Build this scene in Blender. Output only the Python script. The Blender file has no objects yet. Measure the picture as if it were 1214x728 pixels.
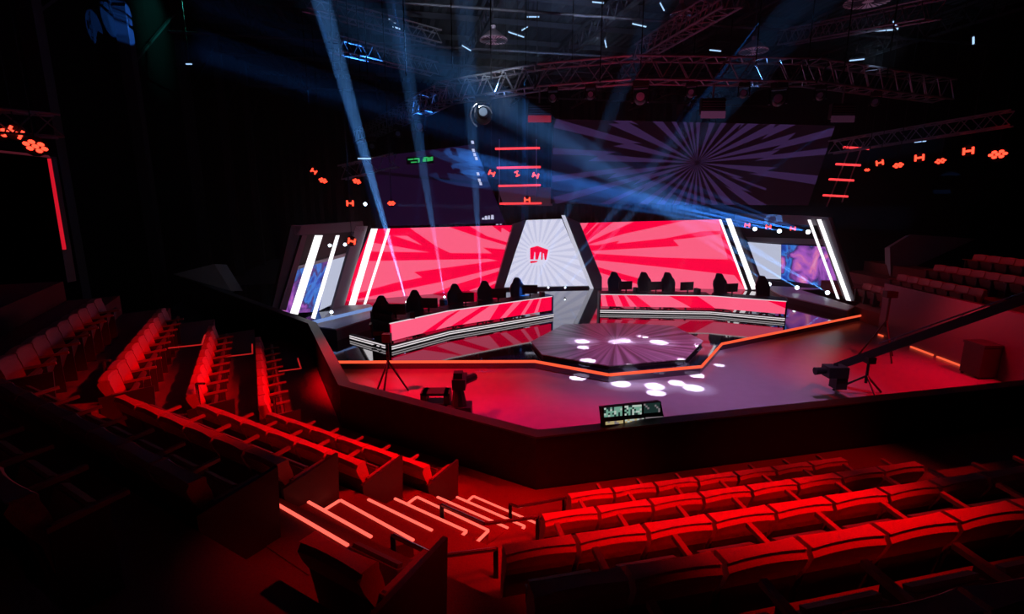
import bpy, math, random
from mathutils import Vector as Vec, Matrix
random.seed(7)
C = bpy.context.scene.collection
S = bpy.context.scene
# ------------------------------------------------------------------ camera
CX, CY, F, PITCH, CZ = 607.0, 364.0, 600.0, math.atan(124/600.0), 5.0
cd = bpy.data.cameras.new('camera'); cam = bpy.data.objects.new('camera', cd); C.objects.link(cam)
cam.location = (0, 0, CZ); cam.rotation_euler = (math.pi/2-PITCH, 0, 0)
cd.sensor_width = 36; cd.lens = 36*F/1214; cd.clip_end = 300; S.camera = cam
# ------------------------------------------------------------------ world, exposure
w = bpy.data.worlds.new('world'); S.world = w; w.use_nodes = True
w.node_tree.nodes['Background'].inputs[0].default_value = (0.02, 0.02, 0.05, 1)
w.node_tree.nodes['Background'].inputs[1].default_value = 0.02
S.view_settings.view_transform = 'Standard'; S.view_settings.look = 'None'
S.view_settings.exposure = 0; S.view_settings.gamma = 1
cy = S.cycles
cy.max_bounces = 5; cy.diffuse_bounces = 2; cy.glossy_bounces = 3; cy.volume_bounces = 0
cy.transmission_bounces = 2; cy.sample_clamp_indirect = 4; cy.sample_clamp_direct = 0
cy.caustics_reflective = False; cy.caustics_refractive = False
# ------------------------------------------------------------------ geometry of the view
def ray(x, y):
    a, b = (x-CX)/F, -(y-CY)/F
    c, s = math.cos(-PITCH), math.sin(-PITCH)
    return Vec((a, c-b*s, s+b*c))
EYE = Vec((0, 0, CZ))
def at(x, y, z=0.0):
    r = ray(x, y); return EYE + r*((z-CZ)/r.z)
def atY(x, y, Y):
    r = ray(x, y); return EYE + r*(Y/r.y)
def onp(x, y, A, B, n=None):
    """point of the vertical plane through A and B seen at (x, y)"""
    if n is None: n = Vec((B.y-A.y, -(B.x-A.x), 0))
    r = ray(x, y); return EYE + r*((A-EYE).dot(n)/r.dot(n))
def hdir(deg):                                   # heading, clockwise from +Y
    return Vec((math.sin(math.radians(deg)), math.cos(math.radians(deg)), 0))
AX = hdir(-13); UX = hdir(77)                    # stage axis and its right hand
OC = Vec((3.57, 16.39, 0))
def St(u, v, z=0): return OC + UX*u + AX*v + Vec((0, 0, z))
# ------------------------------------------------------------------ lamps
def lamp(name, kind, loc, target, power, color, size=40, blend=.3, radius=.1, sx=None):
    d = bpy.data.lights.new(name, kind); d.energy = power*(GAIN if name == 'beam_lamp' else 1); d.color = color
    if kind == 'SPOT': d.spot_size = math.radians(size); d.spot_blend = blend; d.shadow_soft_size = radius
    if kind == 'AREA': d.size = sx or 1; d.shape = 'SQUARE'
    o = bpy.data.objects.new(name, d); C.objects.link(o); o.location = loc
    o.rotation_euler = (Vec(target)-Vec(loc)).to_track_quat('-Z', 'Y').to_euler()
    return o
RED = (1, .0, .004); LAV = (.75, .55, 1); BLUE = (.05, .25, 1); BEAM = (.12, .40, 1)
# red washes on the audience, from the rig above the right hand side
lamp('red_wash', 'SPOT', (7, 8.5, 11), (-3.6, 8.0, 1.2), 9000, RED, 27, .7, .2)
lamp('red_wash', 'SPOT', (7, 6, 11), (-.7, 5.9, 1.2), 4200, RED, 21, .7, .2)
lamp('red_wash', 'SPOT', (7, 10.5, 9), (-5.7, 10.2, 1.6), 6000, RED, 18, .8, .2)
lamp('red_wash', 'SPOT', (4.2, 1.6, 11), (1.6, 5.0, 1.5), 4800, RED, 28, .8, .25)
lamp('red_wash', 'SPOT', (7, 4, 11), (5.2, 7.2, 1.2), 1500, RED, 26, .8, .25)
lamp('red_wash', 'SPOT', (5, 4, 11), (-1.0, 3.4, 2.6), 1300, RED, 11, .9, .2)
# red and lavender washes on the arena floor
lamp('red_floor_wash', 'SPOT', (-6, 10.5, 9), (-2.2, 13.0, 0), 24000, (1, 0, .02), 36, 1, .3)
lamp('red_floor_wash', 'SPOT', (14, 9.5, 9), (11.2, 14.0, 0), 12000, (1, 0, .02), 40, 1, .3)
lamp('red_floor_wash', 'SPOT', (1, 10.5, 9), (1.0, 10.4, 0), 9000, (1, 0, .1), 40, 1, .3)
lamp('lavender_floor_wash', 'SPOT', (6, 10.8, 9.5), (5.2, 14.2, 0), 4600, (.95, .4, .9), 60, 1, .3)
lamp('blue_rig_wash', 'SPOT', (4, 24, 10), (2, 30, 15), 700, (.3, .5, 1), 80, 1, .3)
lamp('red_rig_wash', 'SPOT', (3, 13.0, 5), (4, 16.5, 9), 220, (1, .05, .1), 70, 1, .3)
lamp('rig_highlight', 'SPOT', (0, 14.5, 7.0), (-.6, 17.6, 9.2), 2600, (.7, .82, 1), 30, .6, .1)  # unseen spot added for the cold highlight on the ring truss
lamp('teal_wall_light', 'SPOT', (-13, 27, 15), (-19, 26, 12.5), 1800, (.05, .8, .6), 60, 1, .2)
GAIN = 15.0; FAN = (.04, .26, 1)
# ------------------------------------------------------------------ materials
MATS = {}
def lin(c):
    return tuple(((v/255)/12.92 if v <= 10 else ((v/255+.055)/1.055)**2.4) for v in c)
def mat(name, col, rough=.6, metal=0, spec=.5, ior=1.45, noise=0, bump=0, nscale=20):
    if name in MATS: return MATS[name]
    m = bpy.data.materials.new(name); m.use_nodes = True; nt = m.node_tree
    b = nt.nodes['Principled BSDF']
    b.inputs['Base Color'].default_value = (*col, 1); b.inputs['Roughness'].default_value = rough
    b.inputs['Metallic'].default_value = metal; b.inputs['IOR'].default_value = ior
    b.inputs['Specular IOR Level'].default_value = spec
    if noise or bump:
        tc = nt.nodes.new('ShaderNodeTexCoord'); nz = nt.nodes.new('ShaderNodeTexNoise')
        nz.inputs['Scale'].default_value = nscale; nz.inputs['Detail'].default_value = 3
        nt.links.new(tc.outputs['Object'], nz.inputs['Vector'])
        if noise:
            mx = nt.nodes.new('ShaderNodeMixRGB'); mx.inputs[1].default_value = (*[c*(1-noise) for c in col], 1)
            mx.inputs[2].default_value = (*[min(1, c*(1+noise)) for c in col], 1)
            nt.links.new(nz.outputs['Fac'], mx.inputs[0]); nt.links.new(mx.outputs[0], b.inputs['Base Color'])
        if bump:
            bp = nt.nodes.new('ShaderNodeBump'); bp.inputs['Strength'].default_value = bump; bp.inputs['Distance'].default_value = .01
            nt.links.new(nz.outputs['Fac'], bp.inputs['Height']); nt.links.new(bp.outputs[0], b.inputs['Normal'])
    MATS[name] = m; return m
def emit(name, col, strength=1, sample=False):
    if name in MATS: return MATS[name]
    m = bpy.data.materials.new(name); m.use_nodes = True; nt = m.node_tree
    b = nt.nodes['Principled BSDF']; b.inputs['Base Color'].default_value = (.003, .003, .003, 1)
    b.inputs['Roughness'].default_value = .6; b.inputs['Specular IOR Level'].default_value = .02
    b.inputs['Emission Color'].default_value = (*lin(col), 1); b.inputs['Emission Strength'].default_value = strength
    m.cycles.emission_sampling = 'AUTO' if sample else 'NONE'
    MATS[name] = m; return m
M_black = mat('black_paint', (.012, .012, .014), .55)
M_blackmetal = mat('black_metal', (.02, .02, .022), .4, .6)
M_truss = mat('truss_aluminium', (.28, .28, .31), .4, .6)
M_carpet = mat('tier_carpet', (.24, .05, .05), .95, noise=.35, bump=.5, nscale=60)
M_seat = mat('seat_fabric', (.70, .22, .22), .85, noise=.25, bump=.4, nscale=90)
M_shell = mat('seat_shell', (.06, .04, .045), .5, noise=.2, nscale=40)
M_backsh = mat('seat_back_cover', (.17, .05, .05), .75, noise=.25, bump=.4, nscale=80)
M_arm = mat('armrest_wood', (.45, .16, .14), .5, noise=.2, nscale=30)
M_barrier = mat('barrier_board', (.014, .012, .016), .5, noise=.2, nscale=4)
M_ledge = mat('barrier_ledge_laminate', (.06, .055, .07), .4)
M_floor = mat('arena_floor_vinyl', (.16, .13, .17), .3, noise=.15, bump=.05, nscale=3)
M_deck = mat('gloss_stage_deck', (.006, .005, .008), .05, 0, .5, 2.6)
M_grey = mat('grey_panel', (.16, .16, .19), .45, noise=.1, nscale=5)
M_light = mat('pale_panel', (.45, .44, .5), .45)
M_wall = mat('hall_wall_cladding', (.008, .008, .010), .9, spec=.03, noise=.2, nscale=2)
M_drape = mat('black_drape', (.008, .007, .009), .95, spec=.05, bump=.5, nscale=3)
M_roof = mat('roof_sheet', (.07, .08, .1), .6, noise=.2, nscale=2)
M_steel = mat('roof_steel', (.07, .07, .09), .5, .4)
M_shade = mat('lamp_shade', (.6, .45, .55), .5)
M_chrome = mat('handrail_steel', (.35, .3, .32), .25, .9)
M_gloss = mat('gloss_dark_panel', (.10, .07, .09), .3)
E_red = emit('screen_red', (255, 0, 62), 1.0, True)
E_pink = emit('screen_pink', (255, 96, 132), 1.0, True)
E_white = emit('screen_white', (222, 222, 246), .95, True)
E_white2 = emit('screen_white_ray', (208, 210, 240), .9, True)
E_logo = emit('screen_logo_red', (246, 0, 60), 1)
E_bar = emit('led_bar_white', (255, 250, 255), 1.4, True)
E_line = emit('desk_line_white', (225, 215, 220), 1)
E_orange = emit('led_edge_orange', (255, 92, 58), 1.05, True)
E_step = emit('step_led', (255, 95, 80), 1.5, True)
E_tube = emit('red_tube', (255, 60, 66), 1.4)
E_spotred = emit('red_lamp_face', (255, 60, 40), 3.5)
E_lens = emit('beam_lens', (220, 240, 255), 6)
E_dimA = emit('hanging_display_ground', (15, 4, 12), 1)
E_dimB = emit('hanging_display_ray', (48, 30, 66), 1)
E_dimC = emit('hanging_display_plum', (24, 8, 34), 1)
E_green = emit('sign_green', (50, 170, 90), 1)
E_cold = emit('cold_highlight', (170, 210, 255), 1.2)  # glow of the highlight strips added under the roof
E_dash = emit('white_dash', (190, 190, 220), 1)
def art_material(name, seed):
    m = bpy.data.materials.new(name); m.use_nodes = True; nt = m.node_tree
    b = nt.nodes['Principled BSDF']; b.inputs['Base Color'].default_value = (.01, .01, .01, 1)
    tc = nt.nodes.new('ShaderNodeTexCoord'); mp = nt.nodes.new('ShaderNodeMapping'); mp.inputs['Location'].default_value = (seed, seed*2, 0)
    nz = nt.nodes.new('ShaderNodeTexNoise'); nz.inputs['Scale'].default_value = .8; nz.inputs['Detail'].default_value = 5
    nz.inputs['Distortion'].default_value = .7
    cr = nt.nodes.new('ShaderNodeValToRGB'); e = cr.color_ramp.elements
    e[0].position = .30; e[0].color = (*lin((20, 25, 80)), 1); e[1].position = .78; e[1].color = (*lin((240, 190, 235)), 1)
    for p, c in ((.40, (40, 80, 190)), (.47, (60, 130, 225)), (.52, (60, 40, 110)), (.60, (170, 90, 200)), (.67, (225, 120, 180))):
        q = e.new(p); q.color = (*lin(c), 1)
    nt.links.new(tc.outputs['Object'], mp.inputs[0]); nt.links.new(mp.outputs[0], nz.inputs['Vector'])
    nt.links.new(nz.outputs['Fac'], cr.inputs[0]); nt.links.new(cr.outputs[0], b.inputs['Emission Color'])
    b.inputs['Emission Strength'].default_value = .9; m.cycles.emission_sampling = 'NONE'
    return m
def podium_material():
    m = bpy.data.materials.new('podium_wood_rays'); m.use_nodes = True; nt = m.node_tree
    b = nt.nodes['Principled BSDF']; b.inputs['Roughness'].default_value = .28; b.inputs['IOR'].default_value = 1.7
    tc = nt.nodes.new('ShaderNodeTexCoord'); gr = nt.nodes.new('ShaderNodeTexGradient'); gr.gradient_type = 'RADIAL'
    mp = nt.nodes.new('ShaderNodeMath'); mp.operation = 'MULTIPLY'; mp.inputs[1].default_value = 60
    nz = nt.nodes.new('ShaderNodeTexNoise'); nz.noise_dimensions = '1D'; nz.inputs['Scale'].default_value = 1; nz.inputs['Detail'].default_value = 2
    cr = nt.nodes.new('ShaderNodeValToRGB'); e = cr.color_ramp.elements
    e[0].position = .38; e[0].color = (.09, .06, .085, 1); e[1].position = .62; e[1].color = (.32, .22, .31, 1)
    nt.links.new(tc.outputs['Object'], gr.inputs[0]); nt.links.new(gr.outputs['Fac'], mp.inputs[0])
    nt.links.new(mp.outputs[0], nz.inputs['W']); nt.links.new(nz.outputs['Fac'], cr.inputs[0]); nt.links.new(cr.outputs[0], b.inputs['Base Color'])
    return m
# ------------------------------------------------------------------ mesh builder
class MB:
    def __init__(s): s.v = []; s.f = []; s.m = []
    def add(s, vs, fs, mi=0):
        o = len(s.v); s.v += [tuple(v) for v in vs]
        for f in fs: s.f.append(tuple(i+o for i in f)); s.m.append(mi)
        return s
    def box(s, c, d, mi=0, X=Vec((1, 0, 0)), Y=Vec((0, 1, 0)), Z=Vec((0, 0, 1))):
        c = Vec(c); vs = [c+X*(d[0]/2*i)+Y*(d[1]/2*j)+Z*(d[2]/2*k) for k in (-1, 1) for j in (-1, 1) for i in (-1, 1)]
        return s.add(vs, [(0, 2, 3, 1), (4, 5, 7, 6), (0, 1, 5, 4), (2, 6, 7, 3), (0, 4, 6, 2), (1, 3, 7, 5)], mi)
    def bar(s, p, q, a, b=None, mi=0, up=Vec((0, 0, 1))):
        p = Vec(p); q = Vec(q); d = q-p; L = d.length
        if L < 1e-6: return s
        d /= L
        if abs(d.dot(up)) > .98: up = Vec((1, 0, 0))
        x = d.cross(up).normalized(); z = x.cross(d)
        return s.box((p+q)/2, (a, L, b or a), mi, x, d, z)
    def tube(s, p, q, r, n=8, r2=None, mi=0, cap=True):
        p = Vec(p); q = Vec(q); d = (q-p).normalized(); up = Vec((0, 0, 1)) if abs(d.z) < .95 else Vec((1, 0, 0))
        x = d.cross(up).normalized(); y = d.cross(x); r2 = r if r2 is None else r2
        vs = [p+(x*math.cos(t)+y*math.sin(t))*r for t in [2*math.pi*i/n for i in range(n)]]
        vs += [q+(x*math.cos(t)+y*math.sin(t))*r2 for t in [2*math.pi*i/n for i in range(n)]]
        fs = [(i, (i+1) % n, n+(i+1) % n, n+i) for i in range(n)]
        if cap: fs += [tuple(range(n-1, -1, -1)), tuple(range(n, 2*n))]
        return s.add(vs, fs, mi)
    def lathe(s, prof, n=16, mi=0, c=Vec((0, 0, 0)), X=Vec((1, 0, 0)), Y=Vec((0, 1, 0)), Z=Vec((0, 0, 1))):
        vs = []
        for r, z in prof: vs += [c+(X*math.cos(2*math.pi*i/n)+Y*math.sin(2*math.pi*i/n))*r+Z*z for i in range(n)]
        fs = [(k*n+i, k*n+(i+1) % n, (k+1)*n+(i+1) % n, (k+1)*n+i) for k in range(len(prof)-1) for i in range(n)]
        return s.add(vs, fs, mi)
    def prism(s, pts, z0, z1, mi=0, side=None):
        n = len(pts); a = sum(pts[i][0]*pts[(i+1) % n][1]-pts[(i+1) % n][0]*pts[i][1] for i in range(n))
        if a < 0: pts = pts[::-1]
        s.add([(p[0], p[1], z0) for p in pts]+[(p[0], p[1], z1) for p in pts], [tuple(range(n, 2*n))], mi)
        o = len(s.v)-2*n; k = mi if side is None else side
        s.f.append(tuple(o+i for i in range(n-1, -1, -1))); s.m.append(k)
        for i in range(n): s.f.append((o+i, o+(i+1) % n, o+n+(i+1) % n, o+n+i)); s.m.append(k)
        return s
    def slab(s, pts, back, mi=0):
        """polygon in space, thickened by the vector back"""
        n = len(pts); pts = [Vec(p) for p in pts]
        return s.add(pts+[p+back for p in pts], [tuple(range(n)), tuple(range(2*n-1, n-1, -1))]+[(i, n+i, n+(i+1) % n, (i+1) % n) for i in range(n)], mi)
    def face(s, pts, mi=0): return s.add(pts, [tuple(range(len(pts)))], mi)
    def build(s, name, mats, parent=None, smooth=False):
        me = bpy.data.meshes.new(name)
        off = Vec((0, 0, 0))
        q = parent
        while q is not None: off += q.location; q = q.parent
        me.from_pydata([tuple(Vec(v)-off) for v in s.v], [], s.f)
        for m in (mats if isinstance(mats, (list, tuple)) else [mats]): me.materials.append(m)
        for p, i in zip(me.polygons, s.m): p.material_index = i; p.use_smooth = smooth
        me.update()
        o = bpy.data.objects.new(name, me); C.objects.link(o)
        if parent is not None: o.parent = parent
        return o
def tag(o, label, cat=None, group=None, kind=None):
    if label: o['label'] = label
    if cat: o['category'] = cat
    if group: o['group'] = group
    if kind: o['kind'] = kind
    return o
def thing(name, label, cat, loc=(0, 0, 0), group=None):
    o = bpy.data.objects.new(name, None); o.empty_display_size = .2; C.objects.link(o); o.location = loc
    return tag(o, label, cat, group)
def struct(name, mb, mats, label=None): return tag(mb.build(name, mats), label, None, None, 'structure')
KIDS = {}
def copy_tree(o, parent=None):
    c = o.copy(); C.objects.link(c)
    if parent is not None: c.parent = parent
    for ch in list(o.children): copy_tree(ch, c)
    return c
def place(proto, first, loc, rz=0, label=None, group=None, rot=None):
    """first time uses the prototype itself, afterwards a copy with its parts"""
    o = proto if first else copy_tree(proto)
    o.location = loc; o.rotation_euler = rot if rot is not None else (0, 0, rz)
    if label: o['label'] = label
    if group: o['group'] = group
    return o
ORD = ['first', 'second', 'third', 'fourth', 'fifth', 'sixth', 'seventh', 'eighth', 'ninth', 'tenth', 'eleventh', 'twelfth', 'thirteenth', 'fourteenth', 'fifteenth', 'sixteenth']
# ------------------------------------------------------------------ hall shell
HU0, HU1, HV0, HV1, HZ = -18.0, 26.0, -24.0, 34.0, 15.5
def H(u, v, z=0): return St(u, v, z)
f = MB(); f.face([H(HU0, HV0, -.02), H(HU1, HV0, -.02), H(HU1, HV1, -.02), H(HU0, HV1, -.02)])
struct('floor', MB().prism([H(HU0, HV0), H(HU1, HV0), H(HU1, HV1), H(HU0, HV1)], -.2, 0), M_floor, 'satin arena floor washed in red and purple light in front of the stage')
# roof sheet with folded ribs
rf = MB(); n = 88
for i in range(n):
    u0 = HU0+(HU1-HU0)*i/n; u1 = HU0+(HU1-HU0)*(i+.5)/n; u2 = HU0+(HU1-HU0)*(i+1)/n
    rf.face([H(u0, HV0, HZ), H(u0, HV1, HZ), H(u1, HV1, HZ), H(u1, HV0, HZ)])
    rf.face([H(u1, HV0, HZ), H(u1, HV1, HZ), H(u1+.06, HV1, HZ+.15), H(u1+.06, HV0, HZ+.15)])
    rf.face([H(u1+.06, HV0, HZ+.15), H(u1+.06, HV1, HZ+.15), H(u2, HV1, HZ), H(u2, HV0, HZ)])
struct('ceiling', rf, M_roof, 'dark folded sheet roof of the hall')
wl = struct('wall_left', MB().prism([H(HU0-.3, HV0), H(HU0, HV0), H(HU0, HV1), H(HU0-.3, HV1)], 0, HZ), M_drape, 'dark left wall of the hall')
for i in range(9):       # pale upper cladding panels between the columns of the left wall
    v0 = HV0+4+i*6.2
    MB().prism([H(HU0, v0+.5), H(HU0+.08, v0+.5), H(HU0+.08, v0+5.7), H(HU0, v0+5.7)], 10.6, HZ-.6).build('wall_panel', M_wall, wl)
    MB().prism([H(HU0, v0-.25), H(HU0+.45, v0-.25), H(HU0+.45, v0+.25), H(HU0, v0+.25)], 0, HZ).build('column', M_steel, wl)
    MB().bar(H(HU0+.2, v0+.3, 10.8), H(HU0+.2, v0+5.9, 14.6), .1).build('wind_brace', M_steel, wl)
struct('wall_right', MB().prism([H(HU1, HV0), H(HU1+.3, HV0), H(HU1+.3, HV1), H(HU1, HV1)], 0, HZ), M_drape, 'black draped right wall of the hall')
bk = MB(); n = 120                                     # pleated black drape as the back wall
for i in range(n):
    u0 = HU0+(HU1-HU0)*i/n; u1 = HU0+(HU1-HU0)*(i+1)/n
    a = HV1-(.18 if i % 2 else 0); b = HV1-(0 if i % 2 else .18)
    bk.face([H(u0, a), H(u1, b), H(u1, b, HZ), H(u0, a, HZ)])
struct('wall_back', bk, M_drape, 'pleated black back wall behind the stage')
struct('wall_front', MB().prism([H(HU0, HV0-.3), H(HU1, HV0-.3), H(HU1, HV0), H(HU0, HV0)], 0, HZ), M_drape, 'black wall behind the audience')
# roof steel: rafters along the hall, purlins across, each its own object
rafters = []
for i, u in enumerate((-14, -8, -2, 4, 10, 16, 22)):
    t = thing('roof_rafter', 'dark steel lattice rafter running along the hall roof, %s from the left wall' % ORD[i], 'beam', H(u, 0, 14), 'rafters along the hall roof')
    for z, nm in ((14.9, 'top_chord'), (13.9, 'bottom_chord')):
        MB().bar(H(u, HV0+.1, z), H(u, HV1-.3, z), .16, .14).build(nm, M_steel, t)
    br = MB(); v = -8.0
    while v < HV1-1.4:
        br.bar(H(u, v, 14.85), H(u, v+.6, 13.95), .06); br.bar(H(u, v+.6, 13.95), H(u, v+1.2, 14.85), .06); v += 1.2
    tag(br.build('bracing', M_steel, t), None, kind='stuff')
for i in range(10):
    v = -2+i*3.6
    tag(MB().bar(H(HU0+.5, v, 15.2), H(HU1-.1, v, 15.2), .14, .3).build('purlin', M_steel),
        'dark steel purlin crossing under the roof sheet, %s from the audience' % ORD[i], 'beam', 'purlins across the hall roof')
# conduits and sprinkler pipes
for i, (v, z) in enumerate(((9, 13.2), (13.5, 12.8), (19, 13.3), (26, 13.0))):
    tag(MB().tube(H(HU0+1, v, z), H(HU1-1, v-1.5, z), .07).build('ceiling_pipe', M_steel),
        'thin pipe crossing the hall below the rafters, %s from the audience' % ORD[i], 'pipe', 'pipes below the rafters')
# ------------------------------------------------------------------ audience tiers
nL, nM, nR = hdir(63), hdir(30.8), hdir(-13)
dL, dM, dR = hdir(153), hdir(120.8), hdir(77)
rowL = [-.05, -1.08, -2.12, -3.16, -4.2]; rowM = [5.01, 3.98, 2.95, 1.88, .85]; rowR = [5.50, 4.45, 3.42, 2.42, 1.40]
def isect(n1, c1, n2, c2):
    D = n1.x*n2.y-n1.y*n2.x
    return Vec(((c1*n2.y-c2*n1.y)/D, (n1.x*c2-n2.x*c1)/D, 0))
def ringline(l, m, r):
    a = isect(nL, l, nM, m); b = isect(nM, m, nR, r)
    return [a-dL*8.2, a, b, b+dR*17]
BZ = 1.45
bar_in = ringline(1.25, 6.42, 6.98)
TZ = [.55, 1.05, 1.55, 2.05, 2.55, 3.05]
lines = [bar_in]+[ringline(rowL[k]-.16, rowM[k]-.16, rowR[k]-.16) for k in range(5)]
for k in range(5):
    a, b = lines[k], lines[k+1]
    if k == 0: a = [p.copy() for p in a]
    tt = MB().prism([*a, *b[::-1]], .001, TZ[k], 0)
    struct('seating_tier', tt, M_carpet, '%s carpeted audience tier counted from the barrier' % ORD[k])
bb = lines[5]
struct('seating_tier', MB().prism([*bb, bb[3]-nR*6, bb[2]-nR*5-nM*2, bb[1]-nL*5-nM*2, bb[0]-nL*4], .001, TZ[5]), M_carpet, 'topmost carpeted audience tier in the dark')
# barrier in front of the front row: one board run per facet
B0 = bar_in[1]-dL*5.85
wing_end = at(212, 327.5, BZ); wing_end.z = 0
pts = [wing_end, B0, bar_in[1], bar_in[2], bar_in[2].lerp(bar_in[3], (13.5-bar_in[2].x)/(bar_in[3].x-bar_in[2].x))]
barr = thing('arena_barrier', 'long dark angular barrier wall between audience and arena floor', 'barrier', (bar_in[2].x, bar_in[2].y, 0))
for i in range(4):
    p, q = pts[i], pts[i+1]; d = (q-p).normalized(); nn = Vec((-d.y, d.x, 0))
    def off(j, t):       # mitred offset
        if j == 0 or j == len(pts)-1:
            dd = (pts[1]-pts[0]).normalized() if j == 0 else (pts[-1]-pts[-2]).normalized()
            return pts[j]+Vec((-dd.y, dd.x, 0))*t
        d1 = (pts[j]-pts[j-1]).normalized(); d2 = (pts[j+1]-pts[j]).normalized()
        n1 = Vec((-d1.y, d1.x, 0)); n2 = Vec((-d2.y, d2.x, 0)); m = (n1+n2).normalized()
        return pts[j]+m*(t/m.dot(n1))
    MB().prism([off(i, .02), off(i+1, .02), off(i+1, .2), off(i, .2)], 0, BZ-.03).build('barrier_board', M_barrier, barr)
    MB().prism([off(i, .0), off(i+1, .0), off(i+1, .24), off(i, .24)], BZ-.03, BZ).build('barrier_ledge', M_ledge, barr)
# ------------------------------------------------------------------ cinema style seats
def seat_proto():
    t = thing('auditorium_seat', 'red-lit auditorium seat', 'seat')
    W = .56
    b = MB(); ns = 6; rows_ = [(.30, -.03), (.50, -.06), (.70, -.10), (.80, -.125), (.845, -.135), (.86, -.15)]
    vs = []; n = ns+1
    for side in (0, 1):
        for (z, y) in rows_:
            for i in range(n):
                x = -W/2+W*i/ns; e = abs(2*i/ns-1)
                zz = z-(.02*e*e if z > .7 else 0); th = (.06 if z < .6 else .12) if z < .84 else .08
                cv = 0 if side else .035*e*e
                vs.append((x, y+cv-(th if side else 0)+(.01 if z > .84 and not side else 0), zz))
    R = len(rows_); fs = []
    for k in range(R-1):
        for i in range(ns):
            a = k*n+i; fs.append((a, a+n, a+n+1, a+1)); a += R*n; fs.append((a, a+1, a+n+1, a+n))
    for i in range(ns):
        a = (R-1)*n+i; c = a+R*n; fs.append((a, c, c+1, a+1)); a = i; c = a+R*n; fs.append((a, a+1, c+1, c))
    for k in range(R-1):
        a = k*n; c = a+R*n; fs.append((a, c, c+n, a+n)); a = k*n+ns; c = a+R*n; fs.append((a, a+n, c+n, c))
    b.add(vs, fs); b.build('backrest', M_seat, t)
    MB().box((0, -.145, .47), (W-.02, .02, .56), 0, Y=Vec((0, 1, .16)).normalized(), Z=Vec((0, -.16, 1)).normalized()).build('back_shell', M_backsh, t)
    # tipped up seat pad
    p = MB(); Yv = Vec((0, 1, .35)).normalized(); Zv = Vec((0, -.35, 1)).normalized()
    Yv = Vec((0, .93, .36)); Zv = Vec((0, -.36, .93)); Zv = Vec((0, .36, .93)); Yv = Vec((0, .93, -.36))
    p.box((0, .09, .44), (W-.1, .08, .32), 0, Y=Yv, Z=Zv); p.box((0, .155, .60), (W-.14, .05, .03), 0, Y=Yv, Z=Zv)
    p.build('seat_pad', M_backsh, t)
    a = MB(); a.bar((.3, -.1, .60), (.3, .32, .635), .042, .035)
    a.build('armrest', M_arm, t)
    MB().box((.3, .06, .31), (.03, .3, .62)).build('side_support', M_shell, t)
    return t
seat0 = seat_proto(); used = [True]
end0 = None
def seat_at(P, face, label, group, end=None):
    o = place(seat0, used[0], (P.x, P.y, P.z), math.atan2(-face.x, face.y), label, group); used[0] = False
    if end is not None:
        global end0
        if end0 is None:
            m = MB().add([(0, -.22, 0), (0, .42, 0), (0, .46, .68), (0, -.24, .60), (.04, -.22, 0), (.04, .42, 0), (.04, .46, .68), (.04, -.24, .60)],
                         [(0, 3, 2, 1), (4, 5, 6, 7), (0, 1, 5, 4), (1, 2, 6, 5), (2, 3, 7, 6), (3, 0, 4, 7)])
            end0 = m.build('end_panel', M_shell); end0.parent = o; e = end0
        else:
            e = end0.copy(); C.objects.link(e); e.parent = o
        e.location = (.33 if end > 0 else -.37, 0, 0)
    return o
P_ = .6
# middle block: rows run from the left mitre to the stair
def pxend(px, py, z): p = at(px, py, z); p.z = 0; return p
mids = [(0, 'front', (512, 549, 1.4)), (1, 'second', (432, 547, 1.9)), (2, 'third', (318, 556, 2.4))]
for k, nm, e in mids:
    E_ = pxend(*e); E_ = E_+nM*(rowM[k]-E_.dot(nM)); a = isect(nL, rowL[k], nM, rowM[k])
    L = (E_-a).length; n = int((L-.05)/P_)
    for i in reversed(range(n)):
        P = E_-dM*(P_*(i+.5)); P.z = TZ[k]
        lb = 'red-lit auditorium seat in the %s row of the middle block, %s from the lit stair' % (nm, ORD[i])
        seat_at(P+nM*.1, nM, lb, 'middle block %s row seats' % nm, 1 if i == 0 else None)
# dim fourth row of the middle block and the single seat right of the stair
for i in range(8):
    P = isect(nL, rowL[3], nM, rowM[3])+dM*(.5+P_*(7-i)); P.z = TZ[3]
    seat_at(P+nM*.1, nM, 'dark auditorium seat in the fourth row of the middle block, %s from the lit stair' % ORD[i], 'middle block fourth row seats', 1 if i == 0 else None)
p = pxend(432, 628, 2.9); p = p+nM*(rowM[3]+.1-p.dot(nM)); p.z = TZ[3]
seat_at(p, nM, 'single red-lit seat with end panel standing right of the stair beside the handrail', None, 1)
for i in range(9):
    P = isect(nL, rowL[4], nM, rowM[4])+dM*(.5+P_*i); P.z = TZ[4]
    seat_at(P+nM*.1, nM, 'unlit auditorium seat in the dark fifth row at lower left, %s from the left corner' % ORD[i], 'middle block fifth row seats')
# left block, seen along its rows
for k, nm, nf in ((0, 'front', 9), (1, 'second', 9), (2, 'third', 10), (3, 'fourth', 9)):
    a = isect(nL, rowL[k], nM, rowM[k])
    for i in range(nf):
        P = a-dL*(.55+P_*i); P.z = TZ[k]
        seat_at(P+nL*.1, nL, 'red-lit auditorium seat in the %s row of the left block, %s from the corner' % (nm, ORD[i]), 'left block %s row seats' % nm, 1 if i == 0 else None)
# right block in the foreground
rights = [(0, 'front', 672, 582, 1.4, 7), (1, 'second', 643, 610, 1.9, 8), (2, 'third', 596, 645, 2.4, 10), (3, 'fourth', 624, 681, 2.9, 9), (4, 'fifth', 640, 728, 3.4, 6)]
for k, nm, px, py, z, n in rights:
    A = pxend(px, py, z); A = A+nR*(rowR[k]-A.dot(nR))
    for i in range(n):
        P = A+dR*(P_*(i+.47)); P.z = TZ[k]
        seat_at(P+nR*.1, nR, '%s auditorium seat in the %s row of the right block, %s from the handrail' % ('red-lit' if k < 3 else 'dim', nm, ORD[i]), 'right block %s row seats' % nm)
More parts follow.
